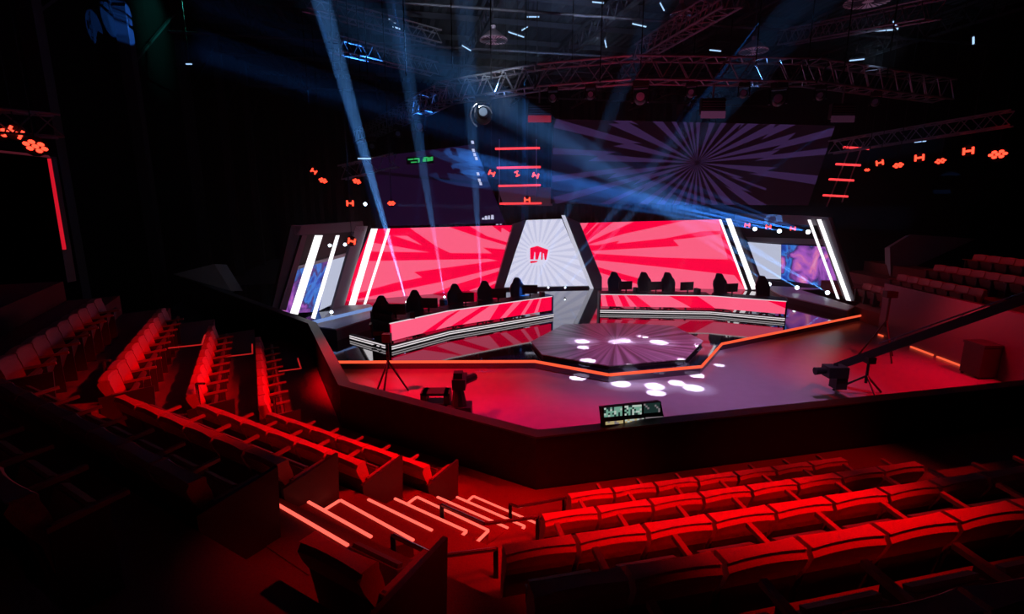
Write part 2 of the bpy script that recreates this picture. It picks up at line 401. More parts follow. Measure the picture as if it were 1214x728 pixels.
# ------------------------------------------------------------------ lit stair between middle and right block
Ls = [(323, 596), (365, 596), (403, 594), (436, 593), (467.5, 592), (494, 590), (518, 590), (541, 590), (561, 589)]
Rs = [(412, 648), (440, 638), (490, 642), (512, 630), (553, 631), (579, 630), (602, 627), (622, 625), (640, 623)]
stair = thing('aisle_stair', 'carpeted aisle stair with glowing pink nosings beside the middle block', 'stairs', (-.7, 4.6, .55))
zs = [.558+(9-k)*.5/3 for k in range(9)]
Lp = [at(*Ls[k], zs[k]) for k in range(9)]; Rp = []
wdt = [1.35, 1.25, 1.3, 1.3, 1.3, 1.3, 1.25, 1.2, 1.15]
for k in range(9):
    Rp.append(at(*Rs[k], zs[k]))
for k in range(9):
    L, R = Lp[k], Rp[k]
    if k == 0: bL, bR = L-nM*.4, R-nM*.4
    else: bL, bR = Lp[k-1]+nM*.02, Rp[k-1]+nM*.02
    st = MB().prism([L, R, bR, bL], .56, zs[k]).build('step', M_carpet, stair)
    ln = MB().bar(L+nM*.005+Vec((0, 0, .008)), R+nM*.005+Vec((0, 0, .008)), .028, .018)
    d = (R-L).normalized()
    if k in (2, 5, 8): ln.bar(L+Vec((0, 0, .008)), L-nM*.28+Vec((0, 0, .008)), .03, .02)
    if k in (4, 5, 7): ln.bar(R+Vec((0, 0, .008)), R-nM*.24+Vec((0, 0, .008)), .03, .02)
    ln.build('nosing_light', E_step, st)
# small lit L-shaped nosings at the far end of the left block
for i, (x, y, z) in enumerate(((243, 397, 2.05), (299, 408, 1.55), (353, 425, 1.05))):
    P = at(x, y, z)
    m = MB().bar(P, P+dL*.9, .03, .02).bar(P+dL*.9, P+dL*.9-nL*.6, .03, .02)
    t = tag(m.build('step_light', emit('dim_step_led', (190, 30, 30), .8)), 'dim red L-shaped step light beyond the left block, %s from the left' % ORD[i], 'light', 'step lights at the far end of the left block')
# handrails
def rail(name, pts, posts, label, r=.022):
    t = thing(name, label, 'handrail', posts[0][0], 'handrails beside the stair')
    m = MB()
    for a, b in zip(pts[:-1], pts[1:]): m.tube(a, b, r)
    m.build('rail', M_chrome, t)
    for a, b in posts: MB().bar(a, b, .045).build('post', M_blackmetal, t)
def V3(p, z): return Vec((p.x, p.y, z))
def zat(P, py):
    r = None; lo, hi = -2, 12
    for _ in range(40):
        m = (lo+hi)/2; c, s = math.cos(PITCH), math.sin(PITCH); Z = m-CZ
        yy = P.y*c-Z*s; zz = P.y*s+Z*c; y = CY-F*zz/yy
        if y > py: lo = m
        else: hi = m
    return m
for i, (q1, q2, q3, q1b, q3b, zb, lb) in enumerate((
        ((525, 599), (574, 621), (638, 613), (525, 640), (637, 640), 1.05, 'dark steel handrail in the middle of the stair, beside the right block second row'),
        ((469, 635), (518, 660), (588, 651), (469, 690), (588, 684), 1.55, 'nearest steel handrail, bent in front of the third row of the right block'),
        ((605, 598), (613, 601), (669, 591), (605, 632), (668, 612), .55, 'farthest short handrail beside the front row of the right block'))):
    f1 = at(*q1b, zb); f3 = at(*q3b, zb); zz = zb+.62
    t1 = V3(f1, zat(f1, q1[1])); t3 = V3(f3, zat(f3, q3[1])); t2 = at(*q2, (t1.z+t3.z)/2)
    rail('handrail', [t1, t2, t3], [(f1, t1), (f3, t3)], lb)
# rail posts in front of the middle rows
for i, (x, y0, y1, z) in enumerate(((128, 428, 446, 2.05), (237, 455, 474, 1.55), (328, 470, 490, 1.05))):
    P = at(x, y1+12, z); top = V3(P, zat(P, y0))
    tag(MB().tube(P, top, .025).tube(top, top+dM*.25+Vec((0, 0, .05)), .02).build('rail_post', M_chrome), 'thin steel rail post at the corner of the tiers, %s from the left' % ORD[i], 'post', 'rail posts at the corner of the tiers')
# ------------------------------------------------------------------ stage deck and podium
DZ = .25
e = [at(*q, DZ) for q in ((380, 428.5), (634.6, 427.6), (722, 443.5), (830.6, 433.8), (855, 407), (1035, 370.5))]
deck_poly = [*e, St(18, 8), St(18, 17), St(-16, 17), St(-15, 6)]
deck = thing('stage_platform', 'low glossy black stage platform with a glowing orange front edge', 'stage', St(0, 0))
MB().prism(deck_poly, 0, DZ).build('deck', M_deck, deck)
for i in range(5):
    a, b = e[i].copy(), e[i+1].copy(); d = (b-a).normalized(); nn = Vec((d.y, -d.x, 0))
    MB().bar(a+nn*.03+Vec((0, 0, -.015)), b+nn*.03+Vec((0, 0, -.015)), .05, .075).build('edge_light', E_orange, deck)
pod = thing('octagonal_podium', 'low octagonal podium with ray patterned top in the stage centre', 'podium', St(0, .2, DZ))
pp = [at(x, y, .37) for x, y in ((631, 405), (643.8, 420), (722, 433), (812, 425), (832, 404), (798, 386.5), (729, 383), (669, 385))]
MB().prism(pp, DZ, .36).build('plinth', M_black, pod)
cc = sum(pp, Vec((0, 0, 0)))/8
MB().prism([cc+(q-cc)*1.015 for q in pp], .345, .375).build('top', podium_material(), pod)
# ------------------------------------------------------------------ LED walls
def clip(poly, win):
    """clip polygon by a convex window, both in 2d"""
    a = sum(win[i][0]*win[(i+1) % len(win)][1]-win[(i+1) % len(win)][0]*win[i][1] for i in range(len(win)))
    if a < 0: win = win[::-1]
    out = list(poly)
    for i in range(len(win)):
        x1, y1 = win[i]; x2, y2 = win[(i+1) % len(win)]; inp = out; out = []
        g = lambda p: (x2-x1)*(p[1]-y1)-(y2-y1)*(p[0]-x1)
        for j in range(len(inp)):
            p, q = inp[j], inp[(j+1) % len(inp)]; gp, gq = g(p), g(q)
            if gp >= 0: out.append(p)
            if (gp >= 0) != (gq >= 0):
                t = gp/(gp-gq); out.append((p[0]+(q[0]-p[0])*t, p[1]+(q[1]-p[1])*t))
        if not out: return []
    return out
def display(name, label, A, B, win, layers, mats, thick=.18, cat='screen'):
    """win: outline of the lit face; layers: (material index, polygon), printed flat, a hair apart"""
    base = (A+B)/2; t = thing(name, label, cat, (base.x, base.y, base.z))
    n = Vec((B.y-A.y, -(B.x-A.x), 0)).normalized()
    if n.dot(EYE-A) < 0: n = -n
    P = [onp(x, y, A, B) for x, y in win]
    for p in P: p.z = max(p.z, DZ+.005)
    MB().slab([p-n*.01 for p in P], -n*thick).build('cabinet', M_black, t)
    m = MB(); m.face([p for p in P], 0)
    for k, (mi, poly) in enumerate(layers):
        c = clip(poly, win)
        if len(c) > 2: m.face([onp(x, y, A, B)+n*(.003*(1+mi)) for x, y in c], mi)
    m.build('lit_face', mats, t)
    return t, n
# left red wall
A = at(588, 342, DZ); Bv = A-hdir(62)*9.0
def ca(L, s, ox, oy): return [(x/s+ox, y/s+oy) for x, y in L]
c1 = lambda L: ca(L, 6.065, 420, 260)
winL = [(440, 271.5), (608.5, 267), (588, 344), (405, 379)]
lay = [(1, c1(q)) for q in (
    [(85, 300), (970, 285), (1030, 297), (430, 380), (490, 418), (300, 455), (0, 538), (-40, 500)],
    [(-60, 590), (600, 455), (1055, 345), (1045, 372), (730, 470), (480, 570), (300, 700), (-60, 740)],
    [(395, 60), (640, 40), (900, 130), (1100, 190), (1095, 218), (925, 203), (990, 245), (690, 243), (590, 195)],
    [(810, 40), (980, 40), (1055, 95), (1060, 60), (1135, 105), (1120, 172), (950, 120)],
    [(290, 120), (380, 118), (490, 188), (380, 150)], [(120, 165), (330, 200), (540, 238), (100, 232)],
    [(830, 510), (1045, 430), (1040, 450), (800, 560)], [(560, 640), (760, 560), (780, 600), (560, 700)])]
display('led_wall', 'tall red and pink ray patterned LED wall left of the fist screen', A, Bv, winL, lay, [E_red, E_pink])
# right red wall
A2 = at(712, 341, DZ); B2 = at(882, 343, DZ)
c2 = lambda L: ca(L, 5.514, 680, 250)
winR = [(684.5, 264.5), (855, 260), (884, 344), (711, 344)]
lay = [(1, c2(q)) for q in (
    [(25, 85), (110, 60), (60, 130), (45, 130)], [(150, 80), (185, 60), (90, 150), (70, 165)], [(290, 50), (420, 60), (215, 150), (90, 210), (100, 190)],
    [(90, 222), (330, 150), (560, 100), (740, 60), (960, 40), (960, 130), (830, 135), (600, 180), (280, 215), (300, 195), (150, 225)],
    [(115, 262), (690, 230), (650, 190), (830, 170), (960, 150), (1010, 318), (560, 305), (140, 280)],
    [(130, 320), (560, 365), (1050, 420), (1130, 520), (430, 520), (420, 440), (150, 365)], [(160, 400), (420, 480), (430, 530), (170, 530)])]
display('led_wall', 'wide red and pink ray patterned LED wall right of the fist screen', A2, B2, winR, lay, [E_red, E_pink])
# white centre screen with the fist
A3 = at(597, 343, DZ); B3 = at(697, 341, DZ)
c3 = lambda L: ca(L, 12.133, 610, 270)
winC = [(624, 261), (666, 259.5), (700, 341.5), (596, 343.5)]
lay = []
for i in range(28):
    a = 2*math.pi*i/28+.05; b = a+.09
    lay.append((1, [(638+14*math.cos(a), 301+14*math.sin(a)), (638+120*math.cos(a), 301+120*math.sin(a)), (638+120*math.cos(b), 301+120*math.sin(b)), (638+14*math.cos(b), 301+14*math.sin(b))]))
lay += [(2, c3([(225, 290), (330, 262), (485, 318), (455, 462), (225, 455)])), (2, c3([(225, 480), (335, 475), (320, 495), (230, 512)]))]
lay += [(3, c3(q)) for q in ([(272, 458), (287, 350), (297, 350), (299, 458)], [(337, 458), (365, 350), (384, 352), (380, 460)], [(402, 464), (407, 372), (420, 362), (432, 464)])]
t, nC = display('centre_screen', 'white trapezoid screen with red fist emblem at the stage centre', A3, B3, winC, lay, [E_white, E_white2, E_logo, E_white])
for (poly, nm, mm, sh, lb) in (([(608.5, 266), (623, 261), (596.5, 344), (586, 344)], 'screen_pillar', M_grey, .05, 'dark slanted pillar left of the white centre screen'),
                     ([(668, 256), (685.4, 263.5), (711.5, 328), (711.5, 346), (702, 346.5)], 'screen_pillar', M_grey, .35, 'dark slanted pillar right of the white centre screen')):
    o = MB().slab([onp(x, y, A3, B3)+nC*sh for x, y in poly], -nC*.5).build(nm, mm)
    tag(o, lb, 'pillar', 'pillars flanking the centre screen')
    if sh > .1: MB().slab([onp(x, y, A3, B3)+nC*.4 for x, y in [(664.5, 255), (668, 255), (703.5, 346), (699.5, 346)]], -nC*.2).build('edge_light', emit('pillar_edge', (215, 215, 235), .8), o)
tag(MB().slab([onp(x, y, A3, B3)+nC*.3 for x, y in [(588, 340.5), (700, 338.5), (700, 342), (588, 344.5)]], -nC*.25).build('screen_base_rail', M_black), 'black base rail under the white centre screen', 'rail')
# ------------------------------------------------------------------ wings
def zc(p): return Vec((p.x, p.y, max(p.z, DZ+.005)))
def slabs(name, label, cat, A, B, items, back, sh=0):
    n = Vec((B.y-A.y, -(B.x-A.x), 0)).normalized()
    if n.dot(EYE-A) < 0: n = -n
    t = thing(name, label, cat, (A.x, A.y, DZ))
    for nm, poly, mm, s in items:
        MB().slab([zc(onp(x, y, A, B)+n*(s)) for x, y in poly], -n*(.02 if 'bar' in nm else back)).build(nm, mm, t)
    return t, n
RA = at(887, 342, DZ); RB = at(1005, 363, DZ)
t, nr = slabs('stage_wing', 'right wing portal frame with slanted white light bars', 'portal', RA, RB, [
    ('header', [(872, 253), (950, 255.5), (985, 258), (988, 268), (870, 264)], M_grey, 0),
    ('outer_post', [(966, 259), (985, 258), (1017.5, 364), (1003, 364)], M_gloss, 0),
    ('outer_post', [(976.5, 262), (984, 258), (1018, 364), (1012, 364)], M_grey, .1),
    ('light_bar', [(971.5, 260), (976.5, 260), (1014, 362.5), (1009, 363)], E_bar, .2),
    ('light_bar', [(960.5, 260.5), (964, 260.5), (1001, 363), (998, 363.5)], E_bar, .2),
    ('inner_post', [(864, 261), (872, 261), (902, 341), (894.5, 341)], M_grey, 0)], .12)
nb = Vec((B2.y-A2.y, -(B2.x-A2.x), 0)).normalized(); nb = nb if nb.dot(EYE-A2) > 0 else -nb
for q_ in ([(858, 259), (864, 259), (894.5, 341.5), (888.5, 342)], [(850, 260), (852.6, 260), (883.4, 342), (880.8, 342)]):
    MB().slab([onp(x, y, A2, B2)+nb*.35 for x, y in q_], -nb*.04).build('light_bar', E_bar, t)
# recessed caster bay
sb = -nr*2.2
A5, B5 = RA+sb, RB+sb
def bay(name, label, A, B, items, thick, cat='wall'):
    return slabs(name, label, cat, A, B, items, thick)
bay('bay_wall', 'dark back wall with pale frame of the right wing bay', A5, B5, [
    ('back_panel', [(868, 262), (985, 262), (1016, 362), (895, 345)], M_black, -.1),
    ('frame_top', [(884, 281), (985, 284), (987, 291), (888, 287)], M_light, 0),
    ('frame_bottom', [(900, 331), (1004, 343), (1006, 352), (904, 338)], M_grey, 0)], .1)
bay('blank_screen', 'bright blank white panel in the right wing bay', A5, B5, [('panel', [(887, 287), (926, 290), (926, 331), (903, 330)], emit('panel_white', (205, 212, 238), .8, True), .05)], .05, 'panel')
bay('artwork_screen', 'blue and violet painted artwork screen in the right wing bay', A5, B5, [('screen', [(927, 290), (984, 293), (1001, 343), (927, 331.5)], art_material('art_blue', 3), .05)], .05, 'screen')
# bay floor plinth
pl = [at(896, 345, .75), at(1006, 368, .75), at(1002, 352, .75), at(905, 337, .75)]
q = [0, 0, at(1000, 372, .25)]
bp = thing('wing_plinth', 'grey plinth under the right wing bay', 'plinth', q[2])
foot_ = [at(925, 357, .25), at(1004, 376, .25), at(1020, 366, .25), at(1000, 350, .25), at(905, 345, .25)]
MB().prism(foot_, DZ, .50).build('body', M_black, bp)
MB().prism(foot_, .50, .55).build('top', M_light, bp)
# left wing
LA = at(408, 374, DZ); LB = at(333, 399, DZ)
t, nl = slabs('stage_wing', 'left wing portal frame with slanted white light bars', 'portal', LA, LB, [
    ('header', [(345, 267), (360, 267), (430, 262), (432, 274), (350, 279)], M_gloss, 0),
    ('light_bar', [(372.5, 279), (381.5, 279), (352, 373), (343, 371)], E_bar, .05),
    ('light_bar', [(397.5, 279), (401.5, 279), (372.5, 378), (368, 377)], E_bar, .05),
    ('light_bar', [(437, 271), (444.5, 271), (415, 374), (406.5, 375)], E_bar, .15),
    ('light_bar', [(456.5, 271), (459.5, 271), (429, 375), (426, 375)], E_bar, .15),
    ('outer_post', [(357, 279), (363, 279), (338, 368), (330, 366)], M_gloss, .05),
    ('outer_panel', [(345, 268), (357, 268), (333, 372), (322, 368)], M_black, 0),
    ('inner_post', [(422, 268), (436, 268), (405, 374), (392, 374)], M_light, 0)], .12)
A6, B6 = LA-nl*1.6, LB-nl*1.6
bay('bay_wall', 'dark back wall with pale frame of the left wing bay', A6, B6, [
    ('back_panel', [(350, 268), (432, 268), (410, 378), (330, 378)], M_black, -.1),
    ('frame_top', [(350, 316), (414, 299), (414, 304), (350, 321)], M_light, .04),
    ('frame_side', [(409, 300), (415, 299), (398, 360), (391, 364)], M_light, .04)], .1)
bay('artwork_screen', 'blue and violet painted artwork screen in the left wing bay', A6, B6, [('screen', [(350, 320), (390, 309), (377, 372), (333, 372)], art_material('art_blue_left', 9), .05)], .05, 'screen')
bay('blank_screen', 'bright blank white panel in the left wing bay', A6, B6, [('panel', [(390, 309), (409, 304), (392, 361), (378, 368)], MATS['panel_white'], .05)], .05, 'panel')
lp = thing('wing_plinth', 'pale plinth at the foot of the left wing', 'plinth', at(400, 395, .25))
lpoly = [at(376, 400, .25), at(400, 404, .25), at(455, 385, .25), at(440, 372, .25), at(400, 374, .25)]
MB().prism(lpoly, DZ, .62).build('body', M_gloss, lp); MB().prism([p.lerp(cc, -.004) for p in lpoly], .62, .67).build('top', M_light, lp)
tag(MB().bar(at(368, 383, .9), at(452, 363, .9), .12, .1).build('light_rail', emit('pale_blue_rail', (130, 160, 225), .8)), 'pale blue glowing rail along the foot of the left wing', 'rail')
# ------------------------------------------------------------------ desks
def desk(label, foot, h, seedpolys, ret=None):
    P = [at(x, y, DZ) for x, y in foot]
    t = thing('player_desk', label, 'desk', tuple(P[1]))
    up = Vec((0, 0, 1)); L0 = 0
    tot = sum((b-a).length for a, b in zip(P[:-1], P[1:]))
    back = AX
    for a, b in zip(P[:-1], P[1:]):
        L = (b-a).length; d = (b-a)/L; n = Vec((d.y, -d.x, 0)); n = n if n.dot(EYE-a) > 0 else -n
        z0, z1 = .30, h-.04
        m = MB(); m.slab([a+up*z0, b+up*z0, b+up*z1, a+up*z1], -n*.08, 0)
        for (p0, p1, p2, p3) in seedpolys:      # slanted pink rays, metres along the desk
            poly = [(p0-L0, 0), (p1-L0, 0), (p2-L0, 1), (p3-L0, 1)]
            c = clip(poly, [(0, 0), (L, 0), (L, 1), (0, 1)])
            if len(c) > 2: m.face([a+d*x+up*(z0+(z1-z0)*y)+n*.004 for x, y in c], 1)
        m.build('led_front', [E_red, E_pink], t)
        MB().prism([a+n*.03, b+n*.03, b-n*.75, a-n*.75], DZ+h-.04, DZ+h).build('table_top', M_black, t)
        for z, hh in ((h-.03, .03),):
            MB().bar(a+n*.04+up*z, b+n*.04+up*z, .02, hh).build('top_line', E_line, t)
        MB().bar(a+n*.06+up*.10, b+n*.06+up*.10, .1, .20).build('base_rail', M_black, t)
        for z in (.06, .135):
            MB().bar(a+n*.12+up*z, b+n*.12+up*z, .02, .035).build('base_line', E_line, t)
        k = 0.5
        while k < L:
            MB().bar(a+d*k-n*.5+up*0, a+d*k-n*.5+up*(h-.05), .06, .06).build('leg', M_blackmetal, t); k += 1.1
        L0 += L
    for c, q, d in ((P[0], P[1], 1), (P[-1], P[-2], 1)):
        dd = (q-c).normalized(); n = Vec((dd.y, -dd.x, 0)); n = n if n.dot(EYE-c) > 0 else -n
        MB().prism([c+n*.05-dd*.04, c+n*.05+dd*.02, c-n*.78+dd*.02, c-n*.78-dd*.04], DZ, DZ+h+.005).build('end_panel', M_black, t)
    if ret:
        a, b = at(*ret[0], DZ), at(*ret[1], DZ)
        for z in (.06, .135): MB().bar(a+up*z, b+up*z, .03, .035).build('base_line', E_line, t)
        MB().bar(a+AX*.08+up*.1, b+AX*.08+up*.1, .1, .2).build('base_rail', M_black, t)
    return t, P
dL_, PL = desk('long left player desk with red LED front and white base lines', [(462, 415.3), (531, 397), (654, 376)], .93,
    [(.1, 1.4, 3.1, .1), (2.0, 2.7, 4.1, 3.2), (3.2, 4.4, 4.9, 4.5), (4.9, 5.2, 6.0, 5.6), (5.9, 6.1, 6.6, 6.4), (6.6, 6.8, 7.0, 6.9)], ((415, 402.5), (457, 414.5)))
dR_, PR = desk('long right player desk with red LED front and white base lines', [(711, 371), (841, 373), (930, 381)], .86,
    [(.1, .35, .2, .0), (.7, 1.0, .75, .5), (1.3, 1.6, 1.1, 1.0), (2.2, 3.9, 2.9, 1.5), (4.9, 8.2, 6.8, 4.1)])
# box at the outer end of the left desk
bx = at(458, 412, DZ)
tag(MB().prism([at(441, 408, DZ), at(466, 414, DZ), at(470, 405, DZ), at(448, 399, DZ)], DZ+.25, DZ+1.15).build('desk_end_box', mat('slate_box', (.03, .035, .05), .4)), 'dark slate box closing the outer end of the left desk', 'box')
# gaming chairs and monitors
def gchair():
    t = thing('gaming_chair', 'chair', 'chair')
    m = MB(); prof = [(.40, .19, .0), (.55, .24, -.02), (.85, .25, -.06), (1.0, .27, -.09), (1.12, .24, -.12), (1.24, .15, -.15), (1.32, .12, -.17), (1.38, .07, -.18)]
    vs = []
    for z, hw, y in prof:
        vs += [(-hw, y+.07, z), (-hw*.5, y, z), (hw*.5, y, z), (hw, y+.07, z), (hw, y-.04, z), (hw*.5, y-.12, z), (-hw*.5, y-.12, z), (-hw, y-.04, z)]
    fs = [(k*8+i, k*8+(i+1) % 8, k*8+8+(i+1) % 8, k*8+8+i) for k in range(len(prof)-1) for i in range(8)]
    fs.append(tuple(range(len(vs)-8, len(vs)))); fs.append((7, 6, 5, 4, 3, 2, 1, 0))
    m.add(vs, fs); m.build('backrest', mat('chair_leather', (.02, .025, .04), .4), t, True)
    MB().prism([(-.27, -.05), (.27, -.05), (.24, .48), (-.24, .48)], .40, .52).build('seat', MATS['chair_leather'], t)
    for s in (-1, 1): MB().bar((s*.3, .0, .66), (s*.3, .32, .66), .08, .04).bar((s*.3, .15, .42), (s*.3, .15, .65), .04).build('armrest', M_blackmetal, t)
    b = MB().tube((0, .18, .1), (0, .18, .4), .03)
    for i in range(5):
        a = 2*math.pi*i/5; b.bar((0, .18, .1), (.32*math.cos(a), .18+.32*math.sin(a), .04), .05, .04)
    b.build('star_base', M_blackmetal, t)
    return t
def monitor():
    t = thing('desktop_monitor', 'monitor', 'monitor')
    MB().box((0, 0, .32), (.62, .045, .36)).box((0, -.03, .32), (.3, .03, .2)).build('housing', M_black, t)
    MB().box((0, -.08, .17), (.05, .03, .3)).prism([(-.13, -.2), (.13, -.2), (.10, .02), (-.10, .02)], 0, .015).build('stand', M_blackmetal, t)
    MB().box((0, .025, .32), (.58, .004, .32)).build('display', emit('monitor_glow', (60, 80, 110), .6), t)
    return t
gc = gchair(); mo = monitor(); g1 = m1 = True
facing = math.pi-math.radians(-13)*-1
rz = math.atan2(AX.x*1, -AX.y)          # chairs face the audience (-axis)
rzc = math.atan2(AX.x, -AX.y)
def desk_spot(foot, x, back):
    """point behind the desk line below image column x"""
    for (x0, y0), (x1, y1) in zip(foot[:-1], foot[1:]):
        if x0 <= x <= x1+.01:
            yy = y0+(y1-y0)*(x-x0)/(x1-x0); return at(x, yy, DZ)+AX*back
FL = [(440, 420), (462, 415.3), (531, 397), (654, 376)]; FR = [(711, 371), (841, 373), (930, 381)]
chL = [(455, 0, .8), (494, 0, .9), (541, 0, 1.0), (576, 0, 1.0), (614, 0, 1.0)]
chR = [(728, 0, 1.0), (763, 0, 1.0), (791, 0, 1.0), (852, 0, 1.0), (902, 0, 1.0)]
for side, F_, L in (('left', FL, chL), ('right', FR, chR)):
    for i, (x, _, bk_) in enumerate(L):
        base = desk_spot(F_, x, 0)
        # walk back along the axis while keeping to the same image column
        for b in range(30):
            P = base+AX*(bk_)
        Q = base + (base-Vec((0, 0, base.z))).normalized()*bk_; Q.z = DZ
        place(gc, g1, Q, math.atan2(AX.x, -AX.y), 'black gaming chair behind the %s desk, %s from the left' % (side, ORD[i]), 'gaming chairs behind the %s desk' % side).scale = (1.2,)*3; g1 = False
moL = [(472, 415), (510, 0), (553, 0), (591, 0), (628, 0)]; moR = [(740, 0), (775, 0), (812, 0), (864, 0)]
for side, F_, L, h in (('left', FL, moL, .93), ('right', FR, moR, .86)):
    for i, (x, _) in enumerate(L):
        base = desk_spot(F_, x, 0); Q = base+(base-Vec((0, 0, base.z))).normalized()*.35; Q.z = DZ+h
        place(mo, m1, Q, math.atan2(-AX.x, AX.y)+(.5 if side == 'left' else 0)*-.5, 'black monitor seen from behind on the %s desk, %s from the left' % (side, ORD[i]), 'monitors on the %s desk' % side); m1 = False
        b = Q+UX*.52
        if i % 2 == 0: tag(MB().box((b.x, b.y, DZ+h+.1), (.16, .3, .2), 0, UX, AX).build('equipment_box', M_black), 'small black equipment box on the %s desk beside monitor %s from the left' % (side, ORD[i]), 'box', 'equipment boxes on the %s desk' % side)
# ------------------------------------------------------------------ fixtures: moving heads
def head():
    t = thing('moving_head', 'lamp', 'stage light')
    MB().box((0, 0, .06), (.34, .3, .12)).build('base', M_black, t)
    y = MB().box((-.17, 0, .26), (.035, .12, .34)).box((.17, 0, .26), (.035, .12, .34)).box((0, 0, .12), (.36, .12, .04))
    y.build('yoke', M_blackmetal, t)
    hd_ = MB().lathe([(.0, -.2), (.1, -.19), (.13, -.1), (.13, .08), (.11, .18), (.09, .2)], 14, 0, Vec((0, 0, .34)), Vec((1, 0, 0)), Vec((0, 0, 1)), Vec((0, -1, 0)))
    h = hd_.build('head', M_black, t, True)
    MB().lathe([(.09, .2), (.0, .205)], 14, 0, Vec((0, 0, .34)), Vec((1, 0, 0)), Vec((0, 0, 1)), Vec((0, -1, 0))).build('lens', mat('glass_lens', (.3, .4, .5), .1), h)
    return t
mh = head(); mh1 = True
def put_head(P, lb, grp, hang=False, face=None, scale=1, lit=False):
    global mh1
    fx = face if face is not None else (EYE-P); rz_ = math.atan2(fx.x, -fx.y)
    o = place(mh, mh1, P, rot=(0 if not hang else math.pi, 0, rz_ if not hang else rz_+0), label=lb, group=grp); mh1 = False
    if hang: o.rotation_euler = (math.pi, 0, rz_+math.pi)
    o.scale = (scale,)*3
    return o
BEAMS = []
def beam(P, Q, power, ang, col=BEAM, r=.004):
    d = (Vec(Q)-Vec(P)).normalized()
    return lamp('beam_lamp', 'SPOT', Vec(P)+d*(.03 if r < .01 else .28), Q, power, col, ang, .25, r)
# glowing lens discs
def lens(P, r, lb, grp, toward=None, m=None):
    d = ((toward if toward is not None else EYE)-P).normalized(); x = d.cross(Vec((0, 0, 1))).normalized(); y = x.cross(d)
    t = thing('beam_light', lb, 'stage light', tuple(P), grp)
    MB().lathe([(0, -.32), (r*1.1, -.3), (r*1.5, -.1), (r*1.45, 0)], 12, 0, P, x, y, d).build('housing', M_black, t)
    MB().lathe([(0, 0), (r*1.3, -.01)], 12, 0, P, x, y, d).build('lens', m or E_lens, t)
    MB().box(P-d*.18-Vec((0, 0, .0)), (r*3.4, .05, .06), 0, x, y, d).build('bracket', M_blackmetal, t)
    return t
# floor fixtures behind the left desk, their beams go up
for i, (x, y, Y, tx, ty, TY, pw) in enumerate((
        (482, 358, 20.6, 423, 150, 17.5, 60000), (527, 352, 22.0, 512, 262, 20, 16000), (571, 346, 23.2, 566, 262, 21, 14000),
        (633, 342, 26.5, 668, 262, 23.5, 6000), (650, 341, 26.5, 742, 235, 22.5, 9000), (670, 341, 26.5, 752, 250, 22.5, 7000))):
    P = atY(x, y, Y); b = P.copy(); b.z = max(DZ, P.z-.34)
    lens(P, .035, 'small glowing beam light on the stage floor behind the desks, %s from the left' % ORD[i], 'beam lights on the stage floor')
    d = (atY(tx, ty, TY)-P).normalized()
    beam(P, atY(tx, ty, TY), pw, 3.2)
    if b.z > DZ+.01: tag(MB().prism([b+Vec((-.2, -.2, 0)), b+Vec((.2, -.2, 0)), b+Vec((.2, .2, 0)), b+Vec((-.2, .2, 0))], DZ, P.z-.1).build('lamp_plinth', M_black), 'small black plinth under the floor light, %s from the left' % ORD[i], 'plinth', 'plinths under the floor lights')
k = 0
for (x, y, Y, tx, ty, TY, pw, col, dn) in (
        (958, 275, 24.0, 680, 190, 23.6, 70000, FAN, 0), (924, 274, 24.9, 680, 206, 24.0, 60000, FAN, 0), (895, 271.5, 25.8, 680, 222, 24.2, 36000, FAN, 0),
        (981, 347, 24, 850, 270, 21, 26000, BEAM, 1), (945, 341, 25, 835, 275, 22, 22000, BEAM, 1), (912, 337, 26, 800, 260, 23, 12000, BEAM, 1)):
    P = atY(x, y, Y); lens(P, .075, 'glowing beam light %s the right wing bay, %s from the right' % ('at the foot of' if dn else 'at the top of', ORD[k % 3]), 'beam lights of the right wing'); k += 1
    if dn: beam(P, atY(tx, ty, TY), pw, 3)
    else:
        for yy_, pf, an in {190: ((166, .08, 3), (190, .15, 3), (214, 1.3, 2.4), (224, 1.3, 1.8)), 206: ((178, .08, 2.8), (196, .2, 2.8), (216, 1.3, 2.2), (229, 1.1, 1.8)), 222: ((206, .2, 2.4), (221, 1.2, 2.0), (236, 1.1, 2.0))}[ty]: beam(P, atY(tx, yy_, TY), pw*pf, an, FAN)
for i, (x, y, Y, tx, ty, TY, pw) in enumerate(((391, 291, 20, 520, 275, 19, 2500), (409, 290, 20.3, 520, 270, 20, 2500), (393, 370, 19.5, 600, 328, 22, 2500), (433, 242, 19.5, 470, 243, 19.5, 1500))):
    P = atY(x, y, Y); lens(P, .05, 'small glowing beam light beside the left wing, %s from the top' % ORD[i], 'beam lights of the left wing'); beam(P, atY(tx, ty, TY), pw, 3)
# high blue beams pointing down from the rig
for i, (x, y, Y, tx, ty, TY, pw, an) in enumerate((
        (375, 8, 20, 408, 118, 20.5, 12000, 6), (464, -10, 20, 487, 108, 20.5, 14000, 5), (622, 75, 21, 622, 250, 21, 24000, 5), (506, 118, 19, 500, 190, 19.2, 5000, 5),
        (704, 96, 18, 690, 150, 18.5, 6000, 6), (905, 20, 20, 830, 120, 20.2, 10000, 6), (1000, 140, 20, 930, 190, 19, 6000, 4), (830, 105, 18, 800, 148, 18.5, 5000, 5))):
    beam(atY(x, y, Y), atY(tx, ty, TY), pw*.22, an*.65, (.03, .25, 1))
# many fine lines rising above the right wall
for i, (x, tx) in enumerate(((697, 716), (714, 726), (735, 752), (765, 770), (790, 789), (812, 806), (836, 830), (703, 740))):
    beam(atY(x, 334 if i < 7 else 300, 26.3), atY(tx, 238, 25.5), 700, 1.2)
